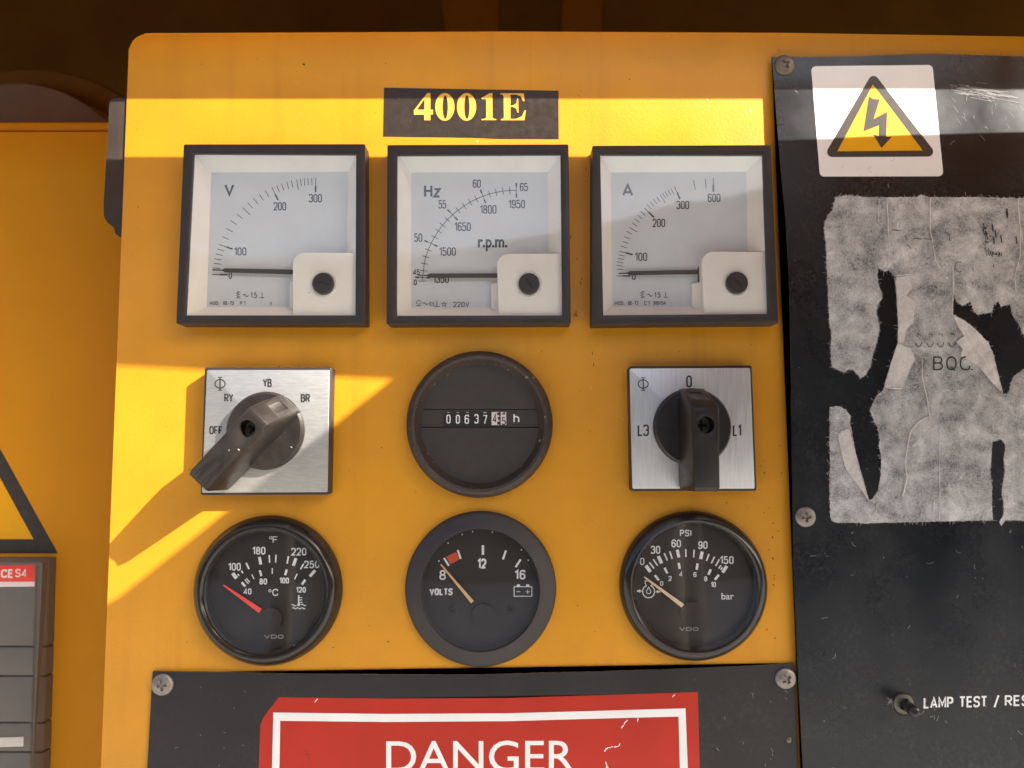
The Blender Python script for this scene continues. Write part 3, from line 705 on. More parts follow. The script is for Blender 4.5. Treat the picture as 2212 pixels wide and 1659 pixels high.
# ================================================================== SELECTOR SWITCHES
def selector(label, fr, outer, plate, cpx, ang, texts, phi, mp, mk, foot):
    t = thing('selector_switch', label, 'rotary switch', W(*foot, 0), 'square rotary selector switches')
    HP = 36.0
    link('base_block', slab(fillet(fr.pts(outer), 5, True, 4), .2, HP - 2, 2.0), M['black'], t)
    pl = link('face_plate', slab(fillet(fr.pts(plate), 3.5, True, 4), HP - 3, HP, .8), M[mp], t)
    words(texts, fr, HP, M['ink'], pl, 15, 'lettering', gap=.13)
    ik = Ink(HP); x, y, a = phi
    ik.arc(*fr(x, y), 44 * a * fr.k, 37 * a * fr.k, 0, 360, 10 * fr.k, 30, True)
    ik.line([fr(x, y - 57 * a), fr(x, y + 57 * a)], 11 * fr.k); ik.line([fr(x - 19 * a, y - 57 * a), fr(x + 19 * a, y - 57 * a)], 7 * fr.k); ik.line([fr(x - 19 * a, y + 57 * a), fr(x + 19 * a, y + 57 * a)], 7 * fr.k)
    ik.done('lettering', M['ink'], pl)
    c = circ(*fr(*cpx[:2]), cpx[2] * fr.k, cpx[2] * fr.k, 52.0)
    X, Z, r, _ = c; r = 80.0
    kn = link('knob_disc', lathe((X, Z, r, r), [(1.02, HP + 1), (1.03, HP + 9), (1.0, HP + 12), (.985, HP + 18), (.96, HP + 20.5), (.5, HP + 21)], 80, True), M[mk], t)
    # lever grip: a ridge across the disc, running out past its rim
    ca, sa = cos(ang), sin(ang)
    def L(u_, v_, h): return V3(X + ca * u_ - sa * v_, Z + sa * u_ + ca * v_, h)
    def Lg(u_, v_, h): return Vector((u_, -h, v_))
    HT = 160.0; LE = 142.0 if mk == 'knob_worn' else 130.0
    st = [(80, 23, 26, HP + 26, HP + 8), (74, 25, 29, HP + 37, HP + 8), (52, 27, 33, 124, HP + 8), (33, 27, 34, HT, HP + 8), (0, 27, 33, HT, HP + 8), (-45, 26, 31, HT, HP + 8),
          (-84, 25.5, 30, HT, HP + 7), (-LE + 8, 26, 29, HT - 3, HP + 6), (-LE, 25, 28, HT - 9, HP + 6)]
    def tmp(bm_):
        bmesh.ops.recalc_face_normals(bm_, faces=bm_.faces)
        m_ = bpy.data.meshes.new('c'); bm_.to_mesh(m_); bm_.free(); o_ = bpy.data.objects.new('cut', m_); COL.objects.link(o_); return o_
    bm = bmesh.new(); rings = []
    for (u_, wt, wb, ht, hb) in st:
        rings.append([bm.verts.new(Lg(u_, -wb, hb)), bm.verts.new(Lg(u_, -wt - 1.0, ht - 9)), bm.verts.new(Lg(u_, -wt + 2.5, ht)), bm.verts.new(Lg(u_, wt - 2.5, ht)), bm.verts.new(Lg(u_, wt + 1.0, ht - 9)), bm.verts.new(Lg(u_, wb, hb))])
    for a_, b_ in zip(rings, rings[1:]):
        for k in range(6): bm.faces.new((a_[k], a_[(k + 1) % 6], b_[(k + 1) % 6], b_[k]))
    bm.faces.new(rings[0]); bm.faces.new(rings[-1][::-1])
    body = tmp(bm)
    def cyl(u_, v_, r0, h0, h1, inward=False, n=40):
        vs = [L(u_ + r0 * cos(2 * pi * k / n), v_ + r0 * sin(2 * pi * k / n), h) for h in (h0, h1) for k in range(n)]
        return vs, [(k, (k + 1) % n, n + (k + 1) % n, n + k) for k in range(n)]
    def prism(pts, h0f, h1f):
        b3 = bmesh.new(); lo = [b3.verts.new(Lg(*p, h0f(p))) for p in pts]; hi = [b3.verts.new(Lg(*p, h1f(p))) for p in pts]
        n = len(pts)
        for k in range(n): b3.faces.new((lo[k], lo[(k + 1) % n], hi[(k + 1) % n], hi[k]))
        b3.faces.new(lo[::-1]); b3.faces.new(hi); return tmp(b3)
    slope = lambda u_: 124 + (u_ - 52) * (HP + 37 - 124) / 22.0
    cuts = [prism([(17 * cos(2 * pi * k / 32), 17 * sin(2 * pi * k / 32)) for k in range(32)], lambda p: HT - 45, lambda p: HT + 20),
            prism([(54, -12), (71, -12), (71, 12), (54, 12)], lambda p: slope(p[0]) - 2.5, lambda p: slope(p[0]) + 30)]
    if mk == 'knob_worn':
        for v0 in (-11, 9):
            cuts.append(prism([(-72, v0), (-160, v0 - 7), (-160, v0 + 7)], lambda p: HT - (-1 if p[0] > -100 else 9), lambda p: HT + 20))
    for c_ in cuts:
        md = body.modifiers.new('b', 'BOOLEAN'); md.operation = 'DIFFERENCE'; md.object = c_; md.solver = 'EXACT'
    md = body.modifiers.new('v', 'BEVEL'); md.width = 1.1; md.segments = 2; md.limit_method = 'ANGLE'; md.angle_limit = radians(28)
    bpy.context.view_layer.update()
    me = bpy.data.meshes.new_from_object(body.evaluated_get(bpy.context.evaluated_depsgraph_get()))
    for v in me.vertices: v.co = L(v.co.x, v.co.z, -v.co.y)
    for c_ in cuts + [body]: bpy.data.objects.remove(c_)
    bm = bmesh.new(); bm.from_mesh(me); bmesh.ops.recalc_face_normals(bm, faces=bm.faces); bm.to_mesh(me); bm.free()
    me.materials.clear(); smooth(me, 30); link('lever_grip', me, M[mk], t)
    vs, fs = cyl(0, 0, 16.9, HT - 44.6, HT - 38); fs.append(tuple(range(40, 80)))
    sh = link('shaft_screw', mesh(vs, fs), M['screw_dark'], t)
    vs = []; fs = []
    for (a0, b0) in ((11, 2.2), (2.2, 11)):
        q = len(vs); vs += [L(-a0, -b0, HT - 37.5 + a0 * .01), L(a0, -b0, HT - 37.5 + a0 * .01), L(a0, b0, HT - 37.5 + a0 * .01), L(-a0, b0, HT - 37.5 + a0 * .01)]; fs.append((q, q + 1, q + 2, q + 3))
    link('cross_slot', mesh(vs, fs), M['hole'], sh)
    return t
z4 = Fr(600, 1350, 2.212); z6 = Fr(2300, 1350, 2.458)
selector('rotary switch marked RY YB BR OFF with its lever swung to the lower left', z4,
         [(455, 213), (1560, 213), (1537, 1322), (418, 1328)], [(474, 236), (1543, 235), (1526, 1300), (430, 1306)], (975, 765, 335), radians(47.5),
         [('YB', (962, 312, 1040, 386), 13), ('RY', (625, 442, 705, 516), 13), ('BR', (1292, 444, 1373, 516), 13), ('OFF', (495, 724, 612, 798), 13)], (589, 357, 1.0), 'metal_worn', 'knob_worn', (575, 1060))
selector('rotary switch marked L3 0 L1 with its lever pointing straight down', z6,
         [(436, 226), (1624, 216), (1673, 1434), (458, 1437)], [(440, 248), (1607, 243), (1652, 1411), (467, 1412)], (1055, 815, 360), radians(90),
         [('0', (988, 315, 1044, 432), 16), ('L3', (518, 790, 628, 903), 16), ('L1', (1438, 790, 1522, 903), 16)], (572, 399, 1.10), 'metal', 'knob', (1492, 1055))

# ================================================================== HOUR METER
z5 = Fr(1450, 1350, 2.212)
hm = thing('hour_meter', 'round black hour meter with a row of white counter digits and the letter h', 'hour meter', W(1036, 1070, 0))
c = circ(*z5(970, 711), 637 * z5.k, 639 * z5.k, 12)
link('bezel', lathe(c, [(1.0, .2), (1.0, 14), (.985, 22), (.955, 29), (.915, 32), (.88, 30), (.845, 22), (.815, 14), (.80, 11)], 128), M['dusty'], hm)
fc = circ(*z5(970, 712), 520 * z5.k, 520 * z5.k, 12)
def halfface(y0, y1, h):
    # strip of the round face between two photo heights
    n = 40; pts = []
    za = G(*z5(970, y0), h)[1]; zb_ = G(*z5(970, y1), h)[1]
    X, Z, r, _ = fc
    def th(z): return math.asin(max(-1, min(1, (z - Z) / r)))
    ta, tb = th(za), th(zb_)
    for k in range(n + 1): t_ = tb + (ta - tb) * k / n; pts.append((X + r * cos(t_), Z + r * sin(t_)))
    for k in range(n + 1): t_ = ta + (tb - ta) * k / n; pts.append((X - r * cos(t_), Z + r * sin(t_)))
    return slab_grid(pts, 3, h, .8, 2)
link('upper_face', halfface(186, 577, 12), M['hour_face'], hm)
link('centre_strip', halfface(581, 735, 9.5), M['hour_face'], hm)
link('lower_face', halfface(739, 1240, 12), M['hour_face'], hm)
cw = link('counter_window', slab(z5.pts([(655, 598), (1203, 598), (1203, 737), (655, 737)]), 9.6, 10.2), M['window'], hm)
zd = Fr(1700, 1580, 5.53)
words([('0', (318, 288, 410, 487), 24), ('0', (525, 292, 614, 490), 24), ('6', (716, 292, 812, 492), 24), ('3', (930, 278, 1020, 484), 24), ('7', (1113, 300, 1208, 498), 22)], zd, 10.2, M['print_white'], cw, 24, 'digit')
words([('h', (1778, 266, 1908, 466), 30)], zd, 9.6, M['print_white'], hm, 30, 'letter')
for x0, x1 in ((1303, 1425), (1500, 1622)):
    wq = link('digit_wheel', slab(zd.pts([(x0, 233), (x1, 233), (x1, 518), (x0, 518)]), 10.3, 11.2, .4), M['tan_needle'] if 0 else M['badge_white'], cw)
ik = Ink(10.3)
for y in (233, 318, 420, 512): ik.line([zd(1425, y + 4), zd(1472, y + 4)], (12 if y in (233, 512) else 34) * zd.k)
ik.line([zd(1434, 318), zd(1434, 420)], 14 * zd.k)
for x0, y0 in ((335, 242), (540, 243), (745, 243)): ik.line([zd(x0, y0), zd(x0 + 60, y0)], 9 * zd.k)
ik.poly(zd.pts([(1118, 236), (1200, 236), (1185, 254), (1160, 260), (1135, 254)]))
ik.done('wheel_marks', M['badge_white'], cw)
words([('4', (1325, 270, 1415, 470), 24), ('5', (1525, 346, 1612, 520), 24), ('4', (1525, 238, 1610, 300), 22)], zd, 11.2, M['ink'], cw, 24, 'digit')

# ================================================================== ROUND GAUGES
def gauge(label, ox, oy, circle, face, prof, mb, glass_r, foot, hglass=30):
    fr = Fr(ox, oy, 2.37)
    t = thing('round_gauge', label, 'gauge', W(*foot, 0), 'round gauges in the bottom row')
    c = circ(*fr(circle[0], circle[1]), circle[2] * fr.k, circle[3] * fr.k, 10)
    link('bezel', lathe(c, prof, 128), M[mb], t)
    f = circ(*fr(face[0], face[1]), face[2] * fr.k, face[3] * fr.k, 5)
    dl = link('dial', lathe((f[0], f[1], f[2] * 1.06, f[3] * 1.06), [(1, .6), (1, 4.6), (.6, 5.0)], 96, True), M['dial_black'], t)
    g = lathe((c[0], c[1], c[2] * glass_r, c[3] * glass_r), [(1.0, hglass), (.6, hglass + .6)], 96, True)
    link('glass_pane', outward(g), M['lens'], t)
    return t, fr, dl
def needle_(fr, p0, p1, w0, w1, h, m, t):
    a, b = Vector(fr(*p0)), Vector(fr(*p1)); d = (b - a).normalized(); n_ = Vector((-d.y, d.x))
    P = [a + n_ * w0 * fr.k / 2, a - n_ * w0 * fr.k / 2, b - n_ * w1 * fr.k / 2, b + n_ * w1 * fr.k / 2]
    link('needle', slab([tuple(p) for p in P], h - 1.6, h, .5), m, t)
HF = 5.0
P1 = [(1.0, .2), (1.0, 7), (.985, 12), (.955, 20), (.925, 27), (.90, 31), (.875, 32.5), (.85, 32), (.835, 29), (.825, 27.5), (.805, 27), (.79, 24), (.785, 14), (.78, 5)]
t, fr, dl = gauge('temperature gauge in degrees with a red needle, bottom row left', 700, 1980, (835, 822, 695, 704), (838, 825, 560, 562), P1, 'black_gloss', .83, (577, 1435), 27)
words([('F', (885, 312, 933, 375), 9), ('180', (695, 410, 818, 483), 11), ('220', (1060, 420, 1200, 492), 11), ('250', (1180, 540, 1322, 610), 11), ('100', (470, 560, 588, 633), 11), ('80', (762, 705, 833, 762), 10),
       ('100', (948, 697, 1038, 753), 10), ('40', (613, 798, 688, 855), 10), ('120', (1103, 785, 1195, 838), 10), ('C', (882, 803, 935, 868), 10)], fr, HF, M['print_white'], dl, 11)
words([('VDO', (805, 1230, 987, 1267), 9)], fr, HF, M['print_dim'], dl, 9, 'emblem', gap=-.02)
quads([(512, 657, 548, 705, 34), (560, 663, 572, 682, 12), (595, 633, 607, 658, 14), (638, 560, 665, 618, 16), (762, 505, 775, 575, 26), (853, 488, 857, 558, 13), (917, 485, 913, 557, 13), (1033, 497, 1020, 568, 14), (1103, 517, 1078, 587, 28), (1175, 568, 1145, 620, 13), (1282, 630, 1232, 687, 26),
       (597, 742, 630, 780, 22), (625, 715, 660, 755, 10), (640, 705, 672, 740, 10), (690, 668, 713, 713, 10), (765, 630, 780, 683, 20), (882, 608, 881, 663, 10), (1017, 622, 1002, 675, 21), (1115, 662, 1090, 712, 11), (1190, 718, 1157, 762, 21)], fr, HF, M['print_white'], dl, 'scale_marks')
ik = Ink(HF); ik.arc(*fr(868, 326), 11 * fr.k, 12 * fr.k, 0, 360, 6 * fr.k, 14, True); ik.arc(*fr(860, 820), 11 * fr.k, 12 * fr.k, 0, 360, 6 * fr.k, 14, True)
ik.line([fr(1129, 862), fr(1129, 950)], 14 * fr.k); ik.dot(*fr(1129, 950), 14 * fr.k)
for y in (884, 906, 928): ik.line([fr(1136, y), fr(1163, y)], 7 * fr.k)
tilde(ik, fr, 1062, 1108, 956, 7, 8); tilde(ik, fr, 1150, 1196, 952, 7, 8)
for q in range(3): tilde(ik, fr, 1068 + q * 40, 1108 + q * 40, 984, 6, 8)
ik.done('symbol', M['print_white'], dl)
needle_(fr, (425, 768), (770, 1010), 14, 46, 14, M['red_needle'], t)
link('hub_boss', disc(circ(*fr(862, 1090), 110 * fr.k, 110 * fr.k, 16), 16, 1.0, 8), M['dial_black'], t)

P2 = [(1.0, .2), (1.0, 6), (.99, 10), (.97, 13), (.93, 16), (.86, 22), (.80, 28), (.785, 28.5), (.775, 26), (.772, 16), (.77, 5)]
t, fr, dl = gauge('battery voltmeter marked VOLTS with a tan needle, bottom row middle', 1550, 1960, (811, 853, 706, 728), (812, 843, 550, 572), P2, 'black_matt', .775, (1038, 1440), 22)
words([('12', (780, 567, 865, 660), 17), ('16', (1128, 673, 1230, 763), 15), ('8', (427, 675, 487, 767), 14)], fr, HF, M['print_white'], dl, 15)
words([('VOLTS', (335, 845, 550, 910), 14)], fr, HF, M['print_white'], dl, 14, 'lettering')
quads([(833, 443, 833, 532, 22), (1048, 492, 1020, 575, 19), (1185, 575, 1138, 648, 19), (470, 562, 515, 635, 18), (598, 488, 625, 570, 18)], fr, HF, M['print_white'], dl, 'scale_marks')
ik = Ink(HF); ik.poly(fr.pts([(490, 550), (583, 505), (610, 577), (530, 620)])); ik.done('red_zone', M['red_mark'], dl)
ik = Ink(HF); ik.line(fr.pts([(1124, 830), (1290, 830), (1290, 919), (1124, 919)]), 8 * fr.k, True)
for x in (1150, 1236): ik.poly(fr.pts([(x, 808), (x + 30, 808), (x + 30, 829), (x, 829)]))
ik.line(fr.pts([(1147, 876), (1182, 876)]), 7 * fr.k); ik.line(fr.pts([(1232, 877), (1270, 877)]), 7 * fr.k); ik.line(fr.pts([(1251, 858), (1251, 897)]), 7 * fr.k)
ik.done('symbol', M['print_white'], dl)
ik = Ink(HF)
for x, y in ((508, 422), (640, 343), (737, 316), (921, 320), (1192, 486), (1256, 583), (423, 590)): ik.dot(*fr(x, y), 7 * fr.k)
ik.done('dial_dots', M['print_white'], dl)
for x, y in ((560, 1048), (1085, 1043)): link('dial_screw', screw_mesh(*fr(x, y), 40 * fr.k, HF + .5, .5, 3, .5), M['dial_black'], dl)
needle_(fr, (440, 622), (735, 975), 12, 34, 14, M['tan_needle'], t)
link('hub_boss', disc(circ(*fr(835, 1090), 100 * fr.k, 100 * fr.k, 14), 14, 1.0, 8), M['dial_black'], t)

P3 = [(1.0, .2), (1.0, 8), (.99, 14), (.965, 20), (.935, 25), (.90, 28.5), (.87, 29.5), (.855, 28), (.84, 24), (.82, 19), (.81, 17), (.80, 5)]
t, fr, dl = gauge('oil pressure gauge marked PSI and bar with a pale needle, bottom row right', 2400, 1960, (786, 824, 690, 700), (789, 817, 548, 560), P3, 'black_gloss', .845, (1498, 1425), 25)
words([('PSI', (657, 298, 765, 360), 10), ('60', (578, 390, 667, 463), 11), ('90', (828, 405, 915, 477), 11), ('30', (387, 448, 473, 523), 11), ('0', (285, 560, 325, 628), 9), ('150', (1030, 545, 1158, 618), 11),
       ('0', (472, 778, 502, 822), 8), ('2', (550, 730, 580, 777), 8), ('4', (650, 688, 682, 735), 8), ('6', (782, 693, 812, 740), 8), ('8', (882, 733, 913, 780), 8), ('10', (945, 785, 993, 835), 9)], fr, HF, M['print_white'], dl, 11)
font_text('bar', (*fr(1045, 887), *fr(1160, 950)), HF, M['print_white'], dl, 'lettering', .01)
words([('VDO', (650, 1207, 830, 1243), 9)], fr, HF, M['print_dim'], dl, 9, 'emblem', gap=-.02)
quads([(340, 633, 382, 692, 32), (372, 603, 415, 660, 13), (408, 573, 448, 633, 13), (455, 545, 487, 612, 30), (510, 517, 540, 585, 14), (563, 500, 585, 570, 14), (632, 485, 648, 557, 28), (712, 480, 713, 552, 14), (790, 485, 785, 557, 14), (865, 502, 850, 572, 30), (928, 525, 905, 590, 14), (980, 550, 950, 612, 14), (1025, 575, 990, 637, 14), (1040, 630, 1018, 660, 12), (1055, 648, 1037, 672, 12), (1095, 637, 1055, 697, 30),
       (423, 722, 460, 770, 20), (513, 653, 540, 705, 20), (645, 607, 655, 663, 22), (823, 613, 812, 672, 22), (945, 668, 923, 718, 22), (1020, 720, 983, 765, 22)], fr, HF, M['print_white'], dl, 'scale_marks')
ik = Ink(HF); ik.arc(*fr(365, 875), 56 * fr.k, 58 * fr.k, 110, 430, 10 * fr.k, 26)
ik.line(fr.pts([(346, 822), (333, 800), (333, 776), (368, 776)]), 8 * fr.k); ik.line(fr.pts([(384, 822), (398, 812), (400, 795)]), 8 * fr.k)
ik.line(fillet(fr.pts([(365, 833), (390, 880), (365, 902), (340, 880)]), [0, 4, 5, 4], True), 7 * fr.k, True)
ik.poly(fr.pts([(256, 862), (278, 862), (278, 852), (300, 870), (278, 890), (278, 878), (256, 878)])); ik.poly(fr.pts([(474, 868), (452, 868), (452, 858), (430, 876), (452, 894), (452, 884), (474, 884)]))
ik.done('symbol', M['print_white'], dl)
needle_(fr, (325, 740), (685, 1010), 14, 40, 14, M['pale_needle'], t)
link('hub_boss', disc(circ(*fr(775, 1085), 112 * fr.k, 112 * fr.k, 14), 14, 1.0, 8), M['dial_black'], t)

# ================================================================== BLACK PLATES
def plate_mesh(px, h0, h1): return slab(px, h0, h1, .35, 1)
rp = thing('black_plate', 'tall black laminate plate down the right side carrying the lightning sticker', 'plate', W(1900, 2300, 8))
rpo = [(1667.6, 123.3), (1850, 122), (1960, 117.5), (2014, 116.3), (2080, 118), (2212, 122), (3300, 140), (3300, 2400), (1760, 2400), (1734, 1659), (1724, 1460), (1717.5, 1317), (1713.3, 1207), (1711, 1040), (1708, 866), (1709.3, 820), (1705.3, 609), (1698.3, 492), (1686.8, 372), (1676, 240)]
link('laminate_face', slab(rpo, 12.5, 14.0, .4, 1), M['plate'], rp)
rpe = [G(x, y, 12.5) for x, y in rpo]
link('laminate_core', slab_grid([(x + (-.9 if i in (0, 19) or i > 7 else 0), z) for i, (x, z) in enumerate(rpe)], 9.5, 12.49), M['plate_edge'], rp)
lpn = thing('black_plate', 'low black laminate plate under the gauges carrying the red DANGER sign', 'plate', W(1020, 2200, 3))
lpo = [(330.1, 1450.2), (475, 1452.5), (614.7, 1455.5), (891.8, 1458.4), (1040, 1457.5), (1174.6, 1454.4), (1448.6, 1446.3), (1600, 1439.5), (1712, 1433.7), (1716.2, 1438), (1718.5, 1500), (1724.3, 1659), (1745, 2300), (306, 2300), (318.2, 1659), (328.2, 1473)]
link('laminate_face', slab(lpo, 5.5, 7.0, .4, 1), M['plate_low'], lpn)
lpe = [G(x, y, 5.5) for x, y in lpo]
link('laminate_core', slab_grid([(x, z + (.9 if i < 10 else 0)) for i, (x, z) in enumerate(lpe)], 3.0, 5.49), M['plate_edge'], lpn)

for cx, cy, r, h, a, lab, m_ in [
    (1694.4, 140.5, 21.5, 15, .55, 'tarnished cross-head screw at the top left corner of the tall plate', 'screw_dark'),
    (1739.7, 1116.4, 22.5, 15, .06, 'cross-head screw halfway down the left edge of the tall plate', 'screw'),
    (350.6, 1479.0, 24.0, 8, .15, 'pale cross-head screw at the top left corner of the low plate', 'screw'),
    (1696.9, 1465.6, 23.0, 8, .62, 'cross-head screw at the top right corner of the low plate', 'screw')]:
    tag(link('screw', screw_mesh(cx, cy, r, h, a), M[m_], None, W(cx, cy, h)), lab, 'screw', 'cross-head screws holding the black plates')

# lightning sticker
zs = Fr(3000, 150, 2.1434)
ws = thing('warning_sticker', 'white square sticker with a yellow lightning bolt triangle on the tall plate', 'sticker', W(1900, 381, 15))
link('backing', sheet(fillet(zs.pts([(415, 237), (1440, 226), (1533, 1166), (490, 1168)]), 10, True, 6), 14.1, .4), M['sticker_white'], ws)
link('triangle_border', sheet(fillet(zs.pts([(938, 285), (518, 1004), (1490, 1000)]), [11, 11, 11], True, 6), 14.6, .25), M['sticker_blk'], ws)
link('triangle_field', sheet(zs.pts([(937, 391), (637, 955), (1358, 948)]), 14.95, .2), M['sticker_yel'], ws)
film('lightning_bolt', zs.pts([(905, 493), (940, 514), (995, 517), (943, 683), (1058, 622), (1048, 834), (1098, 830), (1010, 928), (940, 812), (988, 826), (990, 735), (858, 787)]), 15.5, M['sticker_blk'], ws)

# red danger sign
za = Fr(500, 2550, 1.4747); zc = Fr(2000, 2550, 1.7015)
ds = thing('danger_sign', 'red DANGER sign with a white border line on the low plate', 'sign', W(1035, 2200, 8))
link('backing', sheet([za(882, 288), za(1500, 296), zc(0, 337), zc(700, 316), zc(1272, 298), zc(1285, 807), (1519, 2200), (552, 2200), za(765, 699), za(775, 450), za(790, 410), za(805, 388)], 7.1, .5), M['sign_red'], ds)
ik = Ink(7.6, .15)
ik.poly([za(850, 377), za(1500, 385), zc(0, 440), zc(0, 493), za(1500, 432), za(890, 425)]); ik.poly([zc(0, 440), zc(600, 424), zc(1190, 407), zc(1143, 462), zc(600, 476), zc(0, 493)])
ik.poly([za(850, 377), za(890, 425), za(885, 699), (604, 2150), (580, 2150), za(842, 699)]); ik.poly([zc(1190, 407), zc(1205, 807), (1494, 2150), (1476, 2150), zc(1152, 807), zc(1143, 462)])
ik.done('border_line', M['sign_white'], ds)
font_text('DANGER', (834.2, 1600.5, 1240.7, 1669), 7.6, M['sign_white'], ds, 'lettering', .004, -.003)
ik = Ink(7.7, .2)
random.seed(3)
for seg in ([(803, 485), (782, 505), (760, 540)], [(870, 470), (866, 495)], [(750, 645), (742, 662), (700, 662), (668, 672), (645, 692)], [(655, 770), (665, 795), (672, 807)], [(1120, 312), (1100, 335)], [(655, 800), (668, 807)]):
    pts = []
    for a_, b_ in zip(seg, seg[1:]):
        for k in range(4): pts.append((a_[0] + (b_[0] - a_[0]) * k / 4 + random.uniform(-4, 4), a_[1] + (b_[1] - a_[1]) * k / 4 + random.uniform(-4, 4)))
    pts.append(seg[-1])
    for k in range(len(pts) - 1): ik.line([zc(*pts[k]), zc(*pts[k + 1])], random.uniform(2, 9) * zc.k)
ik.line([za(1108, 297), za(1100, 305), za(1090, 318)], 5 * za.k)
ik.done('flaked_crease', M['chip'], ds)
ik = Ink(7.7, .2)
for k in range(7):
    x, y = za(1050 + random.uniform(-20, 30), 630 + random.uniform(-30, 35)); ik.line([(x, y), (x + random.uniform(-5, 5), y + random.uniform(-6, 6))], random.uniform(.6, 1.8))
ik.done('grime_smudge', M['grime'], ds)
# bare rivet hole on the low plate
x, y = zc(1883, 618)
tag(link('rivet', lathe(circ(x, y, 5.5, 7, 7), [(1, 6.9), (.9, 8.2), (.4, 8.8), (.3, 7.4)], 20, True), M['bushing'], None), 'tiny bright rivet in the low black plate below its right screw', 'rivet')

# toggle switch and its caption
z8 = Fr(3000, 2400, 2.1434)
tg = thing('toggle_switch', 'small toggle switch with a black lever left of the LAMP TEST lettering', 'toggle switch', W(1954, 1521, 14))
c = circ(*z8(1205, 800), 94 * z8.k, 92 * z8.k, 14)
link('mounting_hole', lathe(c, [(1.12, 14.05), (1.08, 14.6), (.6, 14.5)], 48, True), M['hole'], tg)
c2 = circ(*z8(1200, 798), 84 * z8.k, 86 * z8.k, 20)
link('bushing', lathe(c2, [(1.0, 14.4), (1.0, 20), (.94, 21.5), (.60, 21.5), (.52, 16), (.3, 15.8)], 48, True), M['bushing'], tg)
P0 = V3(*G(*z8(1222, 812), 17), 17); P1_ = V3(*G(*z8(1292, 866), 78), 78)
def rod(a, b, r0, r1, n=28, ball=True):
    d = (b - a).normalized(); s_ = d.orthogonal().normalized(); q = d.cross(s_); vs = []; fs = []
    prof = [(0, r0), (.5, (r0 + r1) / 2 * .97), (.86, r1)] + ([(.93, r1 * .96), (.98, r1 * .75), (1.0, r1 * .35)] if ball else [(1, r1)])
    for t_, r in prof:
        for k in range(n):
            an = 2 * pi * k / n; vs.append(a + (b - a) * t_ + (s_ * cos(an) + q * sin(an)) * r * U)
    m_ = len(prof)
    for j in range(m_ - 1):
        for k in range(n): fs.append((j * n + k, j * n + (k + 1) % n, (j + 1) * n + (k + 1) % n, (j + 1) * n + k))
    fs.append(tuple(range((m_ - 1) * n, m_ * n))); return smooth(mesh(vs, fs), 60)
link('lever', rod(P0, P1_, 11.5, 11.5), M['lever'], tg)
cap = Ink(14.0, .15)
tt = tag(bpy.data.objects.new('caption_lettering', None), 'white LAMP TEST / RESET lettering on the tall black plate', 'lettering'); COL.objects.link(tt); tt.location = W(2000, 1530, 14)
for txt, b in (('LAMP', (1365, 741, 1615, 836)), ('TEST', (1664, 733, 1903, 828)), ('/', (1955, 722, 2005, 828)), ('RESET', (2050, 724, 2395, 817))):
    ik = Ink(14.0, .2); (a_, c_), (d_, e_) = z8(b[0], b[1]), z8(b[2], b[3]); stroke_text(ik, txt, (a_, c_, d_, e_), 15 * z8.k, .15, slope=-.02); ik.done('word', M['print_white'], tt)

# ================================================================== TORN LABEL
zr = Fr(3000, 700, 2.0736); DY = (1400 - 700) * 2.0736
def low(L): return [(x, y + DY) for x, y in L]
outer = [(600, 160), (660, 148), (730, 145), (800, 150), (830, 162), (1030, 160), (1270, 155), (1300, 135), (1340, 150), (1380, 158), (1700, 158), (1990, 165), (2200, 168), (2420, 172)]
outer += low([(2420, 1345), (1985, 1345), (1958, 1392), (1940, 1365), (1975, 1290), (1975, 1200), (1958, 1130), (1965, 1060), (1985, 950), (1975, 850), (1990, 740), (1970, 700), (1945, 682), (1900, 700), (1882, 705), (1872, 850), (1866, 960), (1880, 1060), (1878, 1200), (1886, 1345),
              (1700, 1349), (1400, 1356), (1100, 1363), (930, 1368), (850, 1372), (800, 1366), (610, 1366), (572, 1350), (557, 1315), (552, 1100), (556, 900), (552, 700), (553, 420), (600, 412), (650, 422), (690, 450), (722, 490), (720, 560), (735, 670), (760, 780), (800, 940), (850, 1110), (880, 1182), (900, 1172), (945, 1110), (968, 1000), (975, 880), (972, 800), (950, 735), (965, 690), (945, 600), (912, 520), (882, 450), (905, 390), (945, 320), (985, 288)])
outer += [(1005, 1690), (1060, 1500), (1110, 1350), (1112, 1200), (1105, 1050), (1095, 900), (1085, 820), (1062, 775), (1035, 752), (1000, 768), (970, 745), (945, 735), (942, 800), (950, 870), (975, 930), (978, 985), (945, 1040), (930, 1100), (950, 1170), (960, 1240), (935, 1350), (905, 1450), (885, 1540), (850, 1610), (805, 1638), (785, 1610), (755, 1575), (720, 1560), (695, 1572), (668, 1592), (635, 1570), (575, 1545), (560, 1420), (570, 1270), (550, 1180), (545, 1050), (540, 900), (528, 720), (525, 560), (510, 450), (512, 370), (545, 300), (578, 262)]
hole = [(1555, 1118), (1640, 1160), (1720, 1215), (1850, 1350), (1890, 1450), (1920, 1580), (1965, 1760), (2000, 1770), (2022, 1740), (2030, 1680), (2060, 1620), (2130, 1570), (2230, 1500), (2260, 1420), (2180, 1320), (2130, 1270), (2100, 1200), (2050, 1120), (2030, 1035), (1985, 1040), (1955, 1055), (1930, 1010), (1890, 1040), (1880, 1095), (1760, 1118), (1725, 1080), (1705, 1010), (1640, 1045), (1590, 1010), (1558, 930), (1556, 1020)]
random.seed(11)
def jag(pts, amp=3.0, step=11):
    out = []
    for a_, b_ in zip(pts, pts[1:] + pts[:1]):
        L_ = hypot(b_[0] - a_[0], b_[1] - a_[1]); n_ = max(1, int(L_ / step))
        for k in range(n_):
            q = k / n_; j = 0 if k == 0 else amp
            out.append((a_[0] + (b_[0] - a_[0]) * q + random.uniform(-j, j), a_[1] + (b_[1] - a_[1]) * q + random.uniform(-j, j)))
    return out
oj = jag(outer, 3.2); hj = jag(hole, 3.5)
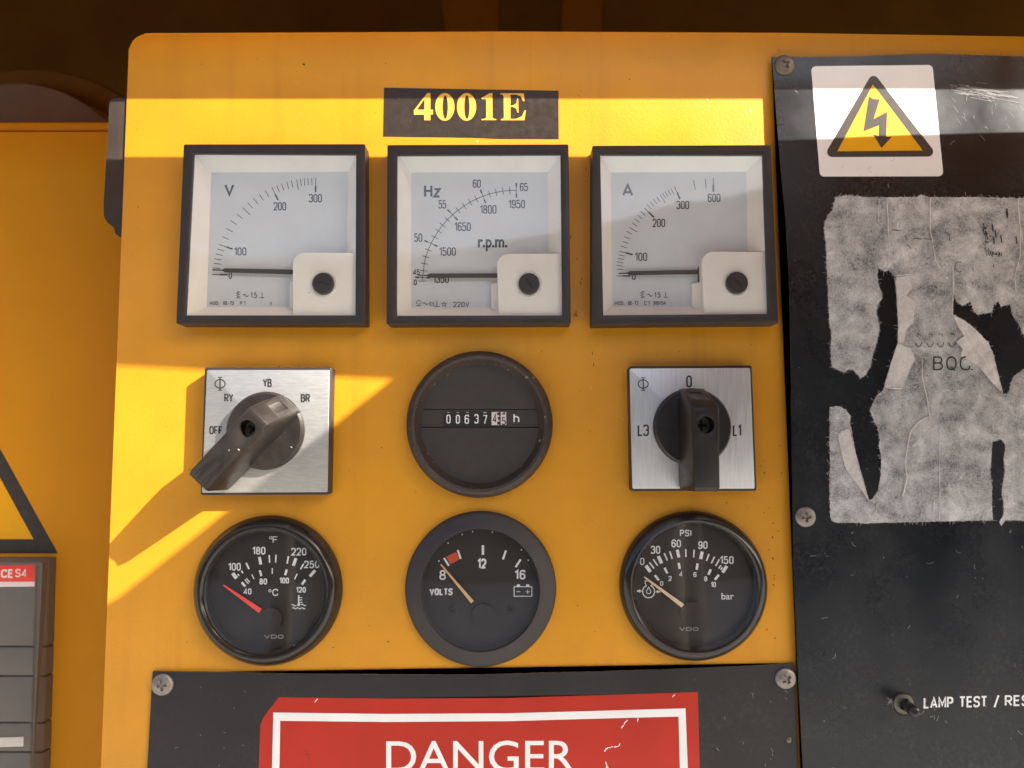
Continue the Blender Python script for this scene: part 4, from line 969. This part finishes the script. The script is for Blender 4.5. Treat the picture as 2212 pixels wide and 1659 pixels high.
def relief(x, y):
    v = 0.0
    for (fx, fy, ph, am) in ((.011, .004, .3, 1.0), (.023, .013, 1.7, .7), (.047, .021, 4.0, .45), (.006, .031, 2.2, .6)): v += am * sin(fx * x + fy * y + ph)
    # vertical creases
    for cx, wd, am in ((1035, 7, 2.6), (1385, 7, 2.4), (955, 5, 1.2), (1450, 6, 2.2), (2110, 9, 2.4), (1180, 6, 1.6)):
        ww = cx + 14 * sin(y * .006 + cx)
        v += am * math.exp(-((x - ww) / wd) ** 2)
    return v
def sheet_with_relief(op, holes, h, m, par, name, step=14, amp=1.0, lift=None):
    P = [Vector(p) for p in op]; E = [(i, (i + 1) % len(op)) for i in range(len(op))]
    for q in holes:
        b_ = len(P); P += [Vector(p) for p in q]; E += [(b_ + i, b_ + (i + 1) % len(q)) for i in range(len(q))]
    x0 = min(p[0] for p in op); x1 = max(p[0] for p in op); y0 = min(p[1] for p in op); y1 = max(p[1] for p in op)
    y = y0 + step / 2
    while y < y1:
        x = x0 + step / 2
        while x < x1:
            q = (x + random.uniform(-3, 3), y + random.uniform(-3, 3))
            if inside(q, op) and not any(inside(q, hh_) for hh_ in holes): P.append(Vector(q))
            x += step
        y += step
    r = delaunay_2d_cdt(P, E, [], 0, 1e-4); fs = []
    for f in r[2]:
        c_ = sum((r[0][i] for i in f), Vector((0, 0))) / len(f)
        if inside(c_, op) and not any(inside(c_, q) for q in holes): fs.append(tuple(f))
    vs = []
    for p in r[0]:
        hh_ = h + 1.2 + amp * .38 * relief(p.x, p.y) + (lift(p.x, p.y) if lift else 0) + random.uniform(-.12, .12); hh_ = max(hh_, h + .25)
        vs.append(W(*zr(p.x, p.y), hh_))
    me = mesh(vs, fs)
    for p in me.polygons: p.use_smooth = True
    return link(name, me, m, par)
tl = thing('torn_label', 'large torn grey paper label residue on the tall black plate', 'torn label', W(1950, 1125, 15))
sheet_with_relief(oj, [hj], 14.1, M['paper'], tl, 'paper_backing')
flap = low([(722, 500), (735, 670), (760, 780), (800, 940), (850, 1110), (868, 1180), (800, 1080), (735, 1000), (690, 940), (655, 820), (635, 720), (620, 650), (650, 612), (712, 598)])
sheet_with_relief(jag(flap[1:], 1.5), [], 16.2, M['paper_smooth'], tl, 'folded_flap', 16, .8)
sheet_with_relief(jag([(1112, 1350), (1085, 1420), (1060, 1500), (1030, 1600), (1002, 1705), (1080, 1712), (1145, 1722), (1180, 1640), (1210, 1560), (1250, 1480), (1220, 1400), (1160, 1370)], 3), [], 16.2, M['paper_smooth'], tl, 'folded_flap', 16, .8)
sheet_with_relief(jag([(1560, 1125), (1640, 1160), (1720, 1215), (1850, 1350), (1890, 1450), (1920, 1580), (1962, 1755), (1900, 1690), (1850, 1640), (1790, 1560), (1700, 1500), (1620, 1455), (1640, 1400), (1590, 1340), (1650, 1290), (1600, 1210)], 3), [], 16.0, M['paper_smooth'], tl, 'crumpled_flap', 12, 2.2,
                  lambda x, y: 1.6 * abs(sin(x * .021 + y * .017)) + 1.2 * abs(sin(x * .037 - y * .024)))
sheet_with_relief(jag([(1095, 815), (1200, 800), (1230, 900), (1180, 960), (1250, 1010), (1240, 1180), (1180, 1240), (1160, 1340), (1112, 1345), (1112, 1200), (1103, 1000)], 3), [], 15.9, M['paper_smooth'], tl, 'scuffed_patch', 16, .6)
# faint print left on the paper
def faint(txt, box, w_, slope=0.0):
    ik = Ink(18.6, .2); (a_, c_), (d_, e_) = zr(box[0], box[1]), zr(box[2], box[3]); stroke_text(ik, txt, (a_, c_, d_, e_), w_ * zr.k, .2, slope); return ik
ik = faint('BOC', (1398, 1458, 1700, 1572), 12); ik.line([zr(1545, 1545), zr(1575, 1578)], 9 * zr.k); ik.dot(*zr(1715, 1567), 7 * zr.k); ik.done('faint_lettering', M['ink'], tl)
ik = Ink(18.6, .2)
for x in (1250, 1345, 1430, 1525):
    ik.arc(*zr(x + 28, 1328), 28 * zr.k, 54 * zr.k, 200, 345, 6 * zr.k, 8); ik.arc(*zr(x + 28, 1328), 28 * zr.k, 54 * zr.k, 40, 120, 5 * zr.k, 5)
for x, y, dx, dy in ((1060, 425, 70, 8), (1165, 470, 22, 40), (1240, 495, 60, 5), (1320, 498, 70, 6), (1495, 440, 40, 35), (1530, 485, 5, 30), (1185, 548, 30, 28), (1250, 580, 12, 5), (1065, 258, 18, 6), (885, 430, 14, 16), (1410, 880, 18, 20), (1715, 850, 10, 22), (1765, 885, 10, 12), (1460, 540, 14, 10), (1890, 700, 4, 30)):
    ik.line([zr(x, y), zr(x + dx * .5, y + dy * .3), zr(x + dx, y + dy)], 6 * zr.k)
ik.arc(*zr(1612, 728), 36 * zr.k, 42 * zr.k, 60, 300, 5 * zr.k, 14)
for k in range(60):
    t_ = random.random(); x, y = (1805 + 30 * t_ + random.uniform(-6, 22), 370 + 230 * t_) if k < 34 else (1830 + random.uniform(0, 130), 595 + random.uniform(0, 34)); ik.line([zr(x, y), zr(x + random.uniform(-8, 10), y + random.uniform(8, 22))], random.uniform(4, 9) * zr.k)
for x, y in ((1880, 380), (1905, 430), (1950, 470), (1890, 480), (2075, 480), (2000, 250), (1995, 270)): ik.line([zr(x, y), zr(x + 8, y + 60)], 11 * zr.k)
ik.done('faint_lettering', M['ink'], tl)
# sharp creases where the layers were pulled apart
def ridge(pts, wd):
    vs = []; fs = []; P = [Vector(zr(*p)) for p in pts]; Q = []
    for a_, b_ in zip(P, P[1:]):
        for k in range(8): Q.append(a_.lerp(b_, k / 8) + Vector((random.uniform(-.5, .5), random.uniform(-.5, .5))))
    Q.append(P[-1]); wd *= zr.k
    for i, p in enumerate(Q):
        t_ = (Q[min(i + 1, len(Q) - 1)] - Q[max(i - 1, 0)]).normalized(); n_ = Vector((-t_.y, t_.x)); ww = wd * random.uniform(.6, 1.4)
        for o_, hh_ in ((-1, 15.0), (-.2, 18.0), (.3, 17.6), (1, 15.0)): vs.append(W(*(p + n_ * o_ * ww), hh_))
    for i in range(len(Q) - 1):
        for k in range(3): fs.append((4 * i + k, 4 * i + k + 1, 4 * i + k + 5, 4 * i + k + 4))
    link('crease', mesh(vs, fs), M['crease'], tl)
for pp, wd in (([(1022, 160), (1032, 400), (1045, 560), (1030, 740)], 6), ([(1378, 160), (1372, 420), (1400, 560), (1420, 680), (1475, 780)], 5), ([(962, 170), (950, 260), (955, 370)], 4),
               ([(2090, 170), (2112, 450), (2108, 640), (2065, 800), (2075, 930)], 6), (low([(1310, 30), (1310, 180), (1345, 330), (1375, 520)]), 5),
               (low([(1370, 490), (1290, 530), (1215, 610), (1190, 740), (1168, 860), (1185, 990), (1150, 1150)]), 6), (low([(1452, 560), (1448, 800), (1452, 1100), (1450, 1350)]), 4),
               ([(1558, 720), (1562, 920), (1554, 1118)], 5), ([(1085, 800), (1150, 792), (1215, 788)], 5), ([(1000, 1700), (1060, 1716), (1145, 1720)], 6), ([(1555, 1118), (1660, 1175), (1750, 1250), (1850, 1352)], 5),
               ([(1640, 1430), (1740, 1380), (1850, 1352)], 4), ([(1600, 1340), (1660, 1310), (1700, 1420)], 4), ([(1760, 1470), (1830, 1560), (1890, 1650)], 5), (low([(1885, 560), (1890, 640), (1960, 660)]), 4),
               (low([(940, 1180), (935, 1260), (900, 1300)]), 4), ([(1085, 820), (1100, 920), (1108, 1060), (1114, 1200), (1114, 1340)], 3), ([(1110, 1350), (1060, 1500), (1005, 1690)], 3), ([(1850, 1352), (1893, 1455), (1925, 1590), (1966, 1755)], 3), (low([(725, 575), (760, 780), (805, 940), (865, 1165)]), 2.5), (low([(1405, 1190), (1400, 1270), (1380, 1350)]), 4)):
    ridge(pp, wd)
# loose paper fibres along the torn rims and on the face
random.seed(5)
def fibres(seeds, lmin, lmax, w_, h, spread=pi, out=None):
    vs = []; fs = []
    for (x, y, a0) in seeds:
        L_ = random.uniform(lmin, lmax); a = a0 + random.uniform(-spread, spread); bend = random.uniform(-1.2, 1.2); n_ = 3; b_ = len(vs)
        px_, py_ = x, y; hz = h + random.uniform(0, 1.5)
        for k in range(n_ + 1):
            nx, ny = -sin(a) * w_ / 2, cos(a) * w_ / 2
            q = hz + k * random.uniform(0, .5)
            vs.append(W(*zr(px_ + nx, py_ + ny), q)); vs.append(W(*zr(px_ - nx, py_ - ny), q))
            px_ += cos(a) * L_ / n_; py_ += sin(a) * L_ / n_; a += bend / n_
        for k in range(n_): fs.append((b_ + 2 * k, b_ + 2 * k + 1, b_ + 2 * k + 3, b_ + 2 * k + 2))
    return mesh(vs, fs)
seeds = []
for ring, sg in ((oj, 1), (hj, 1)):
    n_ = len(ring)
    for i in range(n_):
        a_, b_ = ring[i - 1], ring[(i + 1) % n_]; an = atan2(b_[1] - a_[1], b_[0] - a_[0])
        if ring is oj and ring[i][0] > 2300: continue
        fuzzy = 4 if (ring[i][0] < 985 and ring[i][1] < 1700) or (ring is hj and ring[i][0] > 1560 and ring[i][1] < 1300) or ring[i][0] > 1970 else 1
        for _ in range(fuzzy): seeds.append((ring[i][0], ring[i][1], an + random.choice((-1, 1)) * pi / 2))
fb = link('paper_fibres', fibres(seeds, 4, 15, 1.3, 14.8, 1.0), M['paper_fibre'], tl); tag(fb, kind='stuff')
seeds = []
while len(seeds) < 9000:
    q = (random.uniform(505, 2250), random.uniform(140, 1450 + 1370))
    if inside(q, outer) and not inside(q, hole): seeds.append((q[0], q[1], random.uniform(0, 2 * pi)))
fb = link('paper_fibres', fibres(seeds, 14, 46, 1.7, 16.2), M['paper_fibre'], tl); tag(fb, kind='stuff')

# lint and scratches lying on the black plates
random.seed(21)
vs = []; fs = []
def strand(x, y, L_, a, w_, h, bend):
    b_ = len(vs); n_ = 6
    for k in range(n_ + 1):
        nx, ny = -sin(a) * w_ / 2, cos(a) * w_ / 2
        vs.append(W(x + nx, y + ny, h + .3 * k * .3)); vs.append(W(x - nx, y - ny, h + .3 * k * .3))
        x += cos(a) * L_ / n_; y += sin(a) * L_ / n_; a += bend / n_
    for k in range(n_): fs.append((b_ + 2 * k, b_ + 2 * k + 1, b_ + 2 * k + 3, b_ + 2 * k + 2))
for k in range(26):
    x = random.uniform(1735, 2300); y = random.uniform(1150, 1700); strand(x, y, random.uniform(4, 16), random.uniform(0, 6.28), random.uniform(.4, .9), 14.4, random.uniform(-2.5, 2.5))
for k in range(9):
    x, y = z8(random.uniform(1360, 1540), random.uniform(730, 900)); strand(x, y, random.uniform(8, 22), random.uniform(.6, 2.4), .7, 14.6, random.uniform(-2.5, 2.5))
for k in range(46):      # swath of fine scuffs right of the sticker
    x = random.uniform(2050, 2150); y = 184 + (x - 2050) * .16 + random.gauss(6, 7); strand(x, y, random.uniform(14, 70), random.gauss(.16, .04), random.uniform(.3, .7), 14.4, random.uniform(-.1, .1))
for k in range(14):
    x = random.uniform(2040, 2212); y = random.uniform(180, 300); strand(x, y, random.uniform(6, 22), random.uniform(.8, 1.5), random.uniform(.3, .6), 14.4, random.uniform(-.2, .2))
for k in range(12):
    x, y = z8(random.uniform(1075, 1125), random.uniform(770, 805)); strand(x, y, random.uniform(5, 14), random.uniform(0, 6.28), .9, 14.8, random.uniform(-2, 2))
for k in range(16):
    x = random.uniform(1720, 2300); y = random.uniform(180, 420); strand(x, y, random.uniform(5, 16), random.uniform(0, 6.28), .6, 14.4, random.uniform(-2.5, 2.5))
for k in range(14):
    x = random.uniform(1520, 1712); y = random.uniform(1470, 1700); strand(x, y, random.uniform(3, 12), random.uniform(.3, 1.9), random.uniform(.4, .8), 7.4, random.uniform(-1, 1))
for k in range(10):
    x = random.uniform(345, 550); y = random.uniform(1480, 1680); strand(x, y, random.uniform(2, 8), random.uniform(0, 3), .6, 7.4, .4)
tag(link('lint', mesh(vs, fs), M['lint']), 'fine pale lint and scratches scattered over the black plates', 'lint', kind='stuff')

# small dirt flecks stuck on the yellow front
random.seed(8)
ik = Ink(.25, .1)
fl = [(656, 139, 4, 2.2)]
for k in range(120):
    x, y = random.uniform(270, 1700), random.uniform(90, 1430); fl.append((x, y, random.uniform(.6, 1.8), random.uniform(.5, 1.4)))
for k in range(10): fl.append((random.uniform(1225, 1290), random.uniform(330, 800), random.uniform(.7, 1.3), random.uniform(2, 5)))
for k in range(18): fl.append((random.uniform(1640, 1700), random.uniform(950, 1400), random.uniform(1, 2.2), random.uniform(1, 2.4)))
for x, y, rx, ry in fl:
    n_ = 8; ik.poly([(x + rx * random.uniform(.6, 1.2) * cos(2 * pi * q / n_), y + ry * random.uniform(.6, 1.2) * sin(2 * pi * q / n_)) for q in range(n_)])
for mx in (385, 836, 1280):
    for k in range(16): fl2 = (mx + random.uniform(0, 400), 707 + abs(random.gauss(0, 4))); ik.poly([(fl2[0] + random.uniform(.3, 1.1) * cos(q), fl2[1] + random.uniform(.3, .9) * sin(q)) for q in (0, 1.2, 2.4, 3.6, 4.8)])
tag(ik.done('dirt_flecks', M['grime'], None), 'tiny dark dirt flecks stuck on the yellow front', 'dirt', kind='stuff')

ik = Ink(.3, .1)
for x, y, r_ in ((1622, 240, 3.2), (1620, 232, 1.4), (1528, 216, 2.2), (1534, 222, 1.2), (1031, 306, 2.2), (430, 222, 1.2), (1345, 905, 1.0), (900, 740, .9)):  # the speck just below the number plate is a painted glint
    ik.poly([(x + r_ * random.uniform(.5, 1.2) * cos(2 * pi * q / 9), y + r_ * random.uniform(.7, 1.6) * sin(2 * pi * q / 9)) for q in range(9)])
for k in range(22):
    x, y, a_ = random.uniform(290, 1680), random.uniform(100, 1430), random.uniform(0, 3.1); L_ = random.uniform(3, 14); ik.line([(x, y), (x + L_ * cos(a_), y + L_ * sin(a_))], random.uniform(.25, .5))
tag(ik.done('chips_and_glint', M['chip_glint'], None), 'small pale chips, one painted glint and hairline scratches in the yellow paint', 'paint chips', kind='stuff')

# ================================================================== LEFT SIDE ITEMS
HL = -330.0
st = thing('warning_triangle', 'black edged yellow triangle sticker cut by the left edge above the breaker', 'sticker', W(-40, 1196, HL))
link('triangle_border', sheet([(-205, 1195.3), (124.8, 1195.3), (-40, 897)], HL + .3, .5), M['sticker_blk'], st)
link('triangle_field', sheet([(-152, 1164.6), (72.2, 1164.6), (-40, 959)], HL + .9, .3), M['sticker_yel'], st)
br = thing('breaker_cover', 'grey plastic circuit breaker cover with a red badge at the lower left', 'circuit breaker', W(-40, 2100, HL))
ys = [1206, 1396.7, 1460.2, 1560.9, 1624.4, 1745, 1900]
def xr(y): return 106.6 - (y - 1205) * .0289
HC = HL + 62
for i in range(len(ys) - 1):
    y0, y1 = ys[i] + (2 if i else 0), ys[i + 1] - 2
    a = [G(-420, y0, HL + 30), G(xr(y0), y0, HL + 30), G(xr(y1), y1, HL + 30), G(-420, y1, HL + 30)]
    f_ = [G(-420, y0 + (9 if i == 0 else 0), HC), G(xr(y0) - 30, y0 + (9 if i == 0 else 0), HC), G(xr(y1) - 30, y1, HC), G(-420, y1, HC)]
    vv = [V3(*p, HL + .2) for p in a] + [V3(*p, HL + 30) for p in a] + [V3(*p, HC) for p in f_]
    ff = [(0, 1, 5, 4), (1, 2, 6, 5), (2, 3, 7, 6), (3, 0, 4, 7), (4, 5, 9, 8), (5, 6, 10, 9), (6, 7, 11, 10), (7, 4, 8, 11), (8, 9, 10, 11)]
    me = mesh(vv, ff); bm = bmesh.new(); bm.from_mesh(me); bmesh.ops.recalc_face_normals(bm, faces=bm.faces)
    bmesh.ops.bevel(bm, geom=[e for e in bm.edges if e.is_manifold], offset=2.2 * U, segments=3, profile=.5, affect='EDGES', clamp_overlap=True)
    bm.to_mesh(me); bm.free(); smooth(me, 40); link('cover_section', me, M['breaker'], br)
link('cover_core', slab([(-420, 1216), (92, 1216), (60, 1880), (-420, 1880)], HL + .3, HC - 6), M['breaker'], br)
zl = Fr(0, 2100, 1.7955)
bd = link('red_badge', slab(zl.pts([(-400, 235), (243, 223), (243, 342), (-400, 344)]), HC - .5, HC + .8, .2), M['breaker_red'], br)
link('white_stripe', slab(zl.pts([(-400, 345), (243, 342), (242, 376), (-400, 384)]), HC - .5, HC + .8, .2), M['badge_white'], bd)
words([('SACE', (-95, 254, 95, 316), 13), ('S4', (108, 252, 190, 310), 9)], zl, HC + .8, M['badge_white'], bd, 12, 'lettering', gap=.14)
tb = link('test_button', slab(fillet(zl.pts([(-60, 1448), (163, 1440), (164, 1508), (-60, 1514)]), 2, True, 3), HC - .5, HC + 3, .8), M['metal_btn'], br)
ik = Ink(HC + 3, .5); (a_, c_), (d_, e_) = zl(-2, 1453), zl(152, 1500); stroke_text(ik, 'TEST', (a_, c_, d_, e_), 8 * zl.k, .2); ik.done('raised_lettering', M['breaker_red'] if 0 else M['metal_btn'], tb)
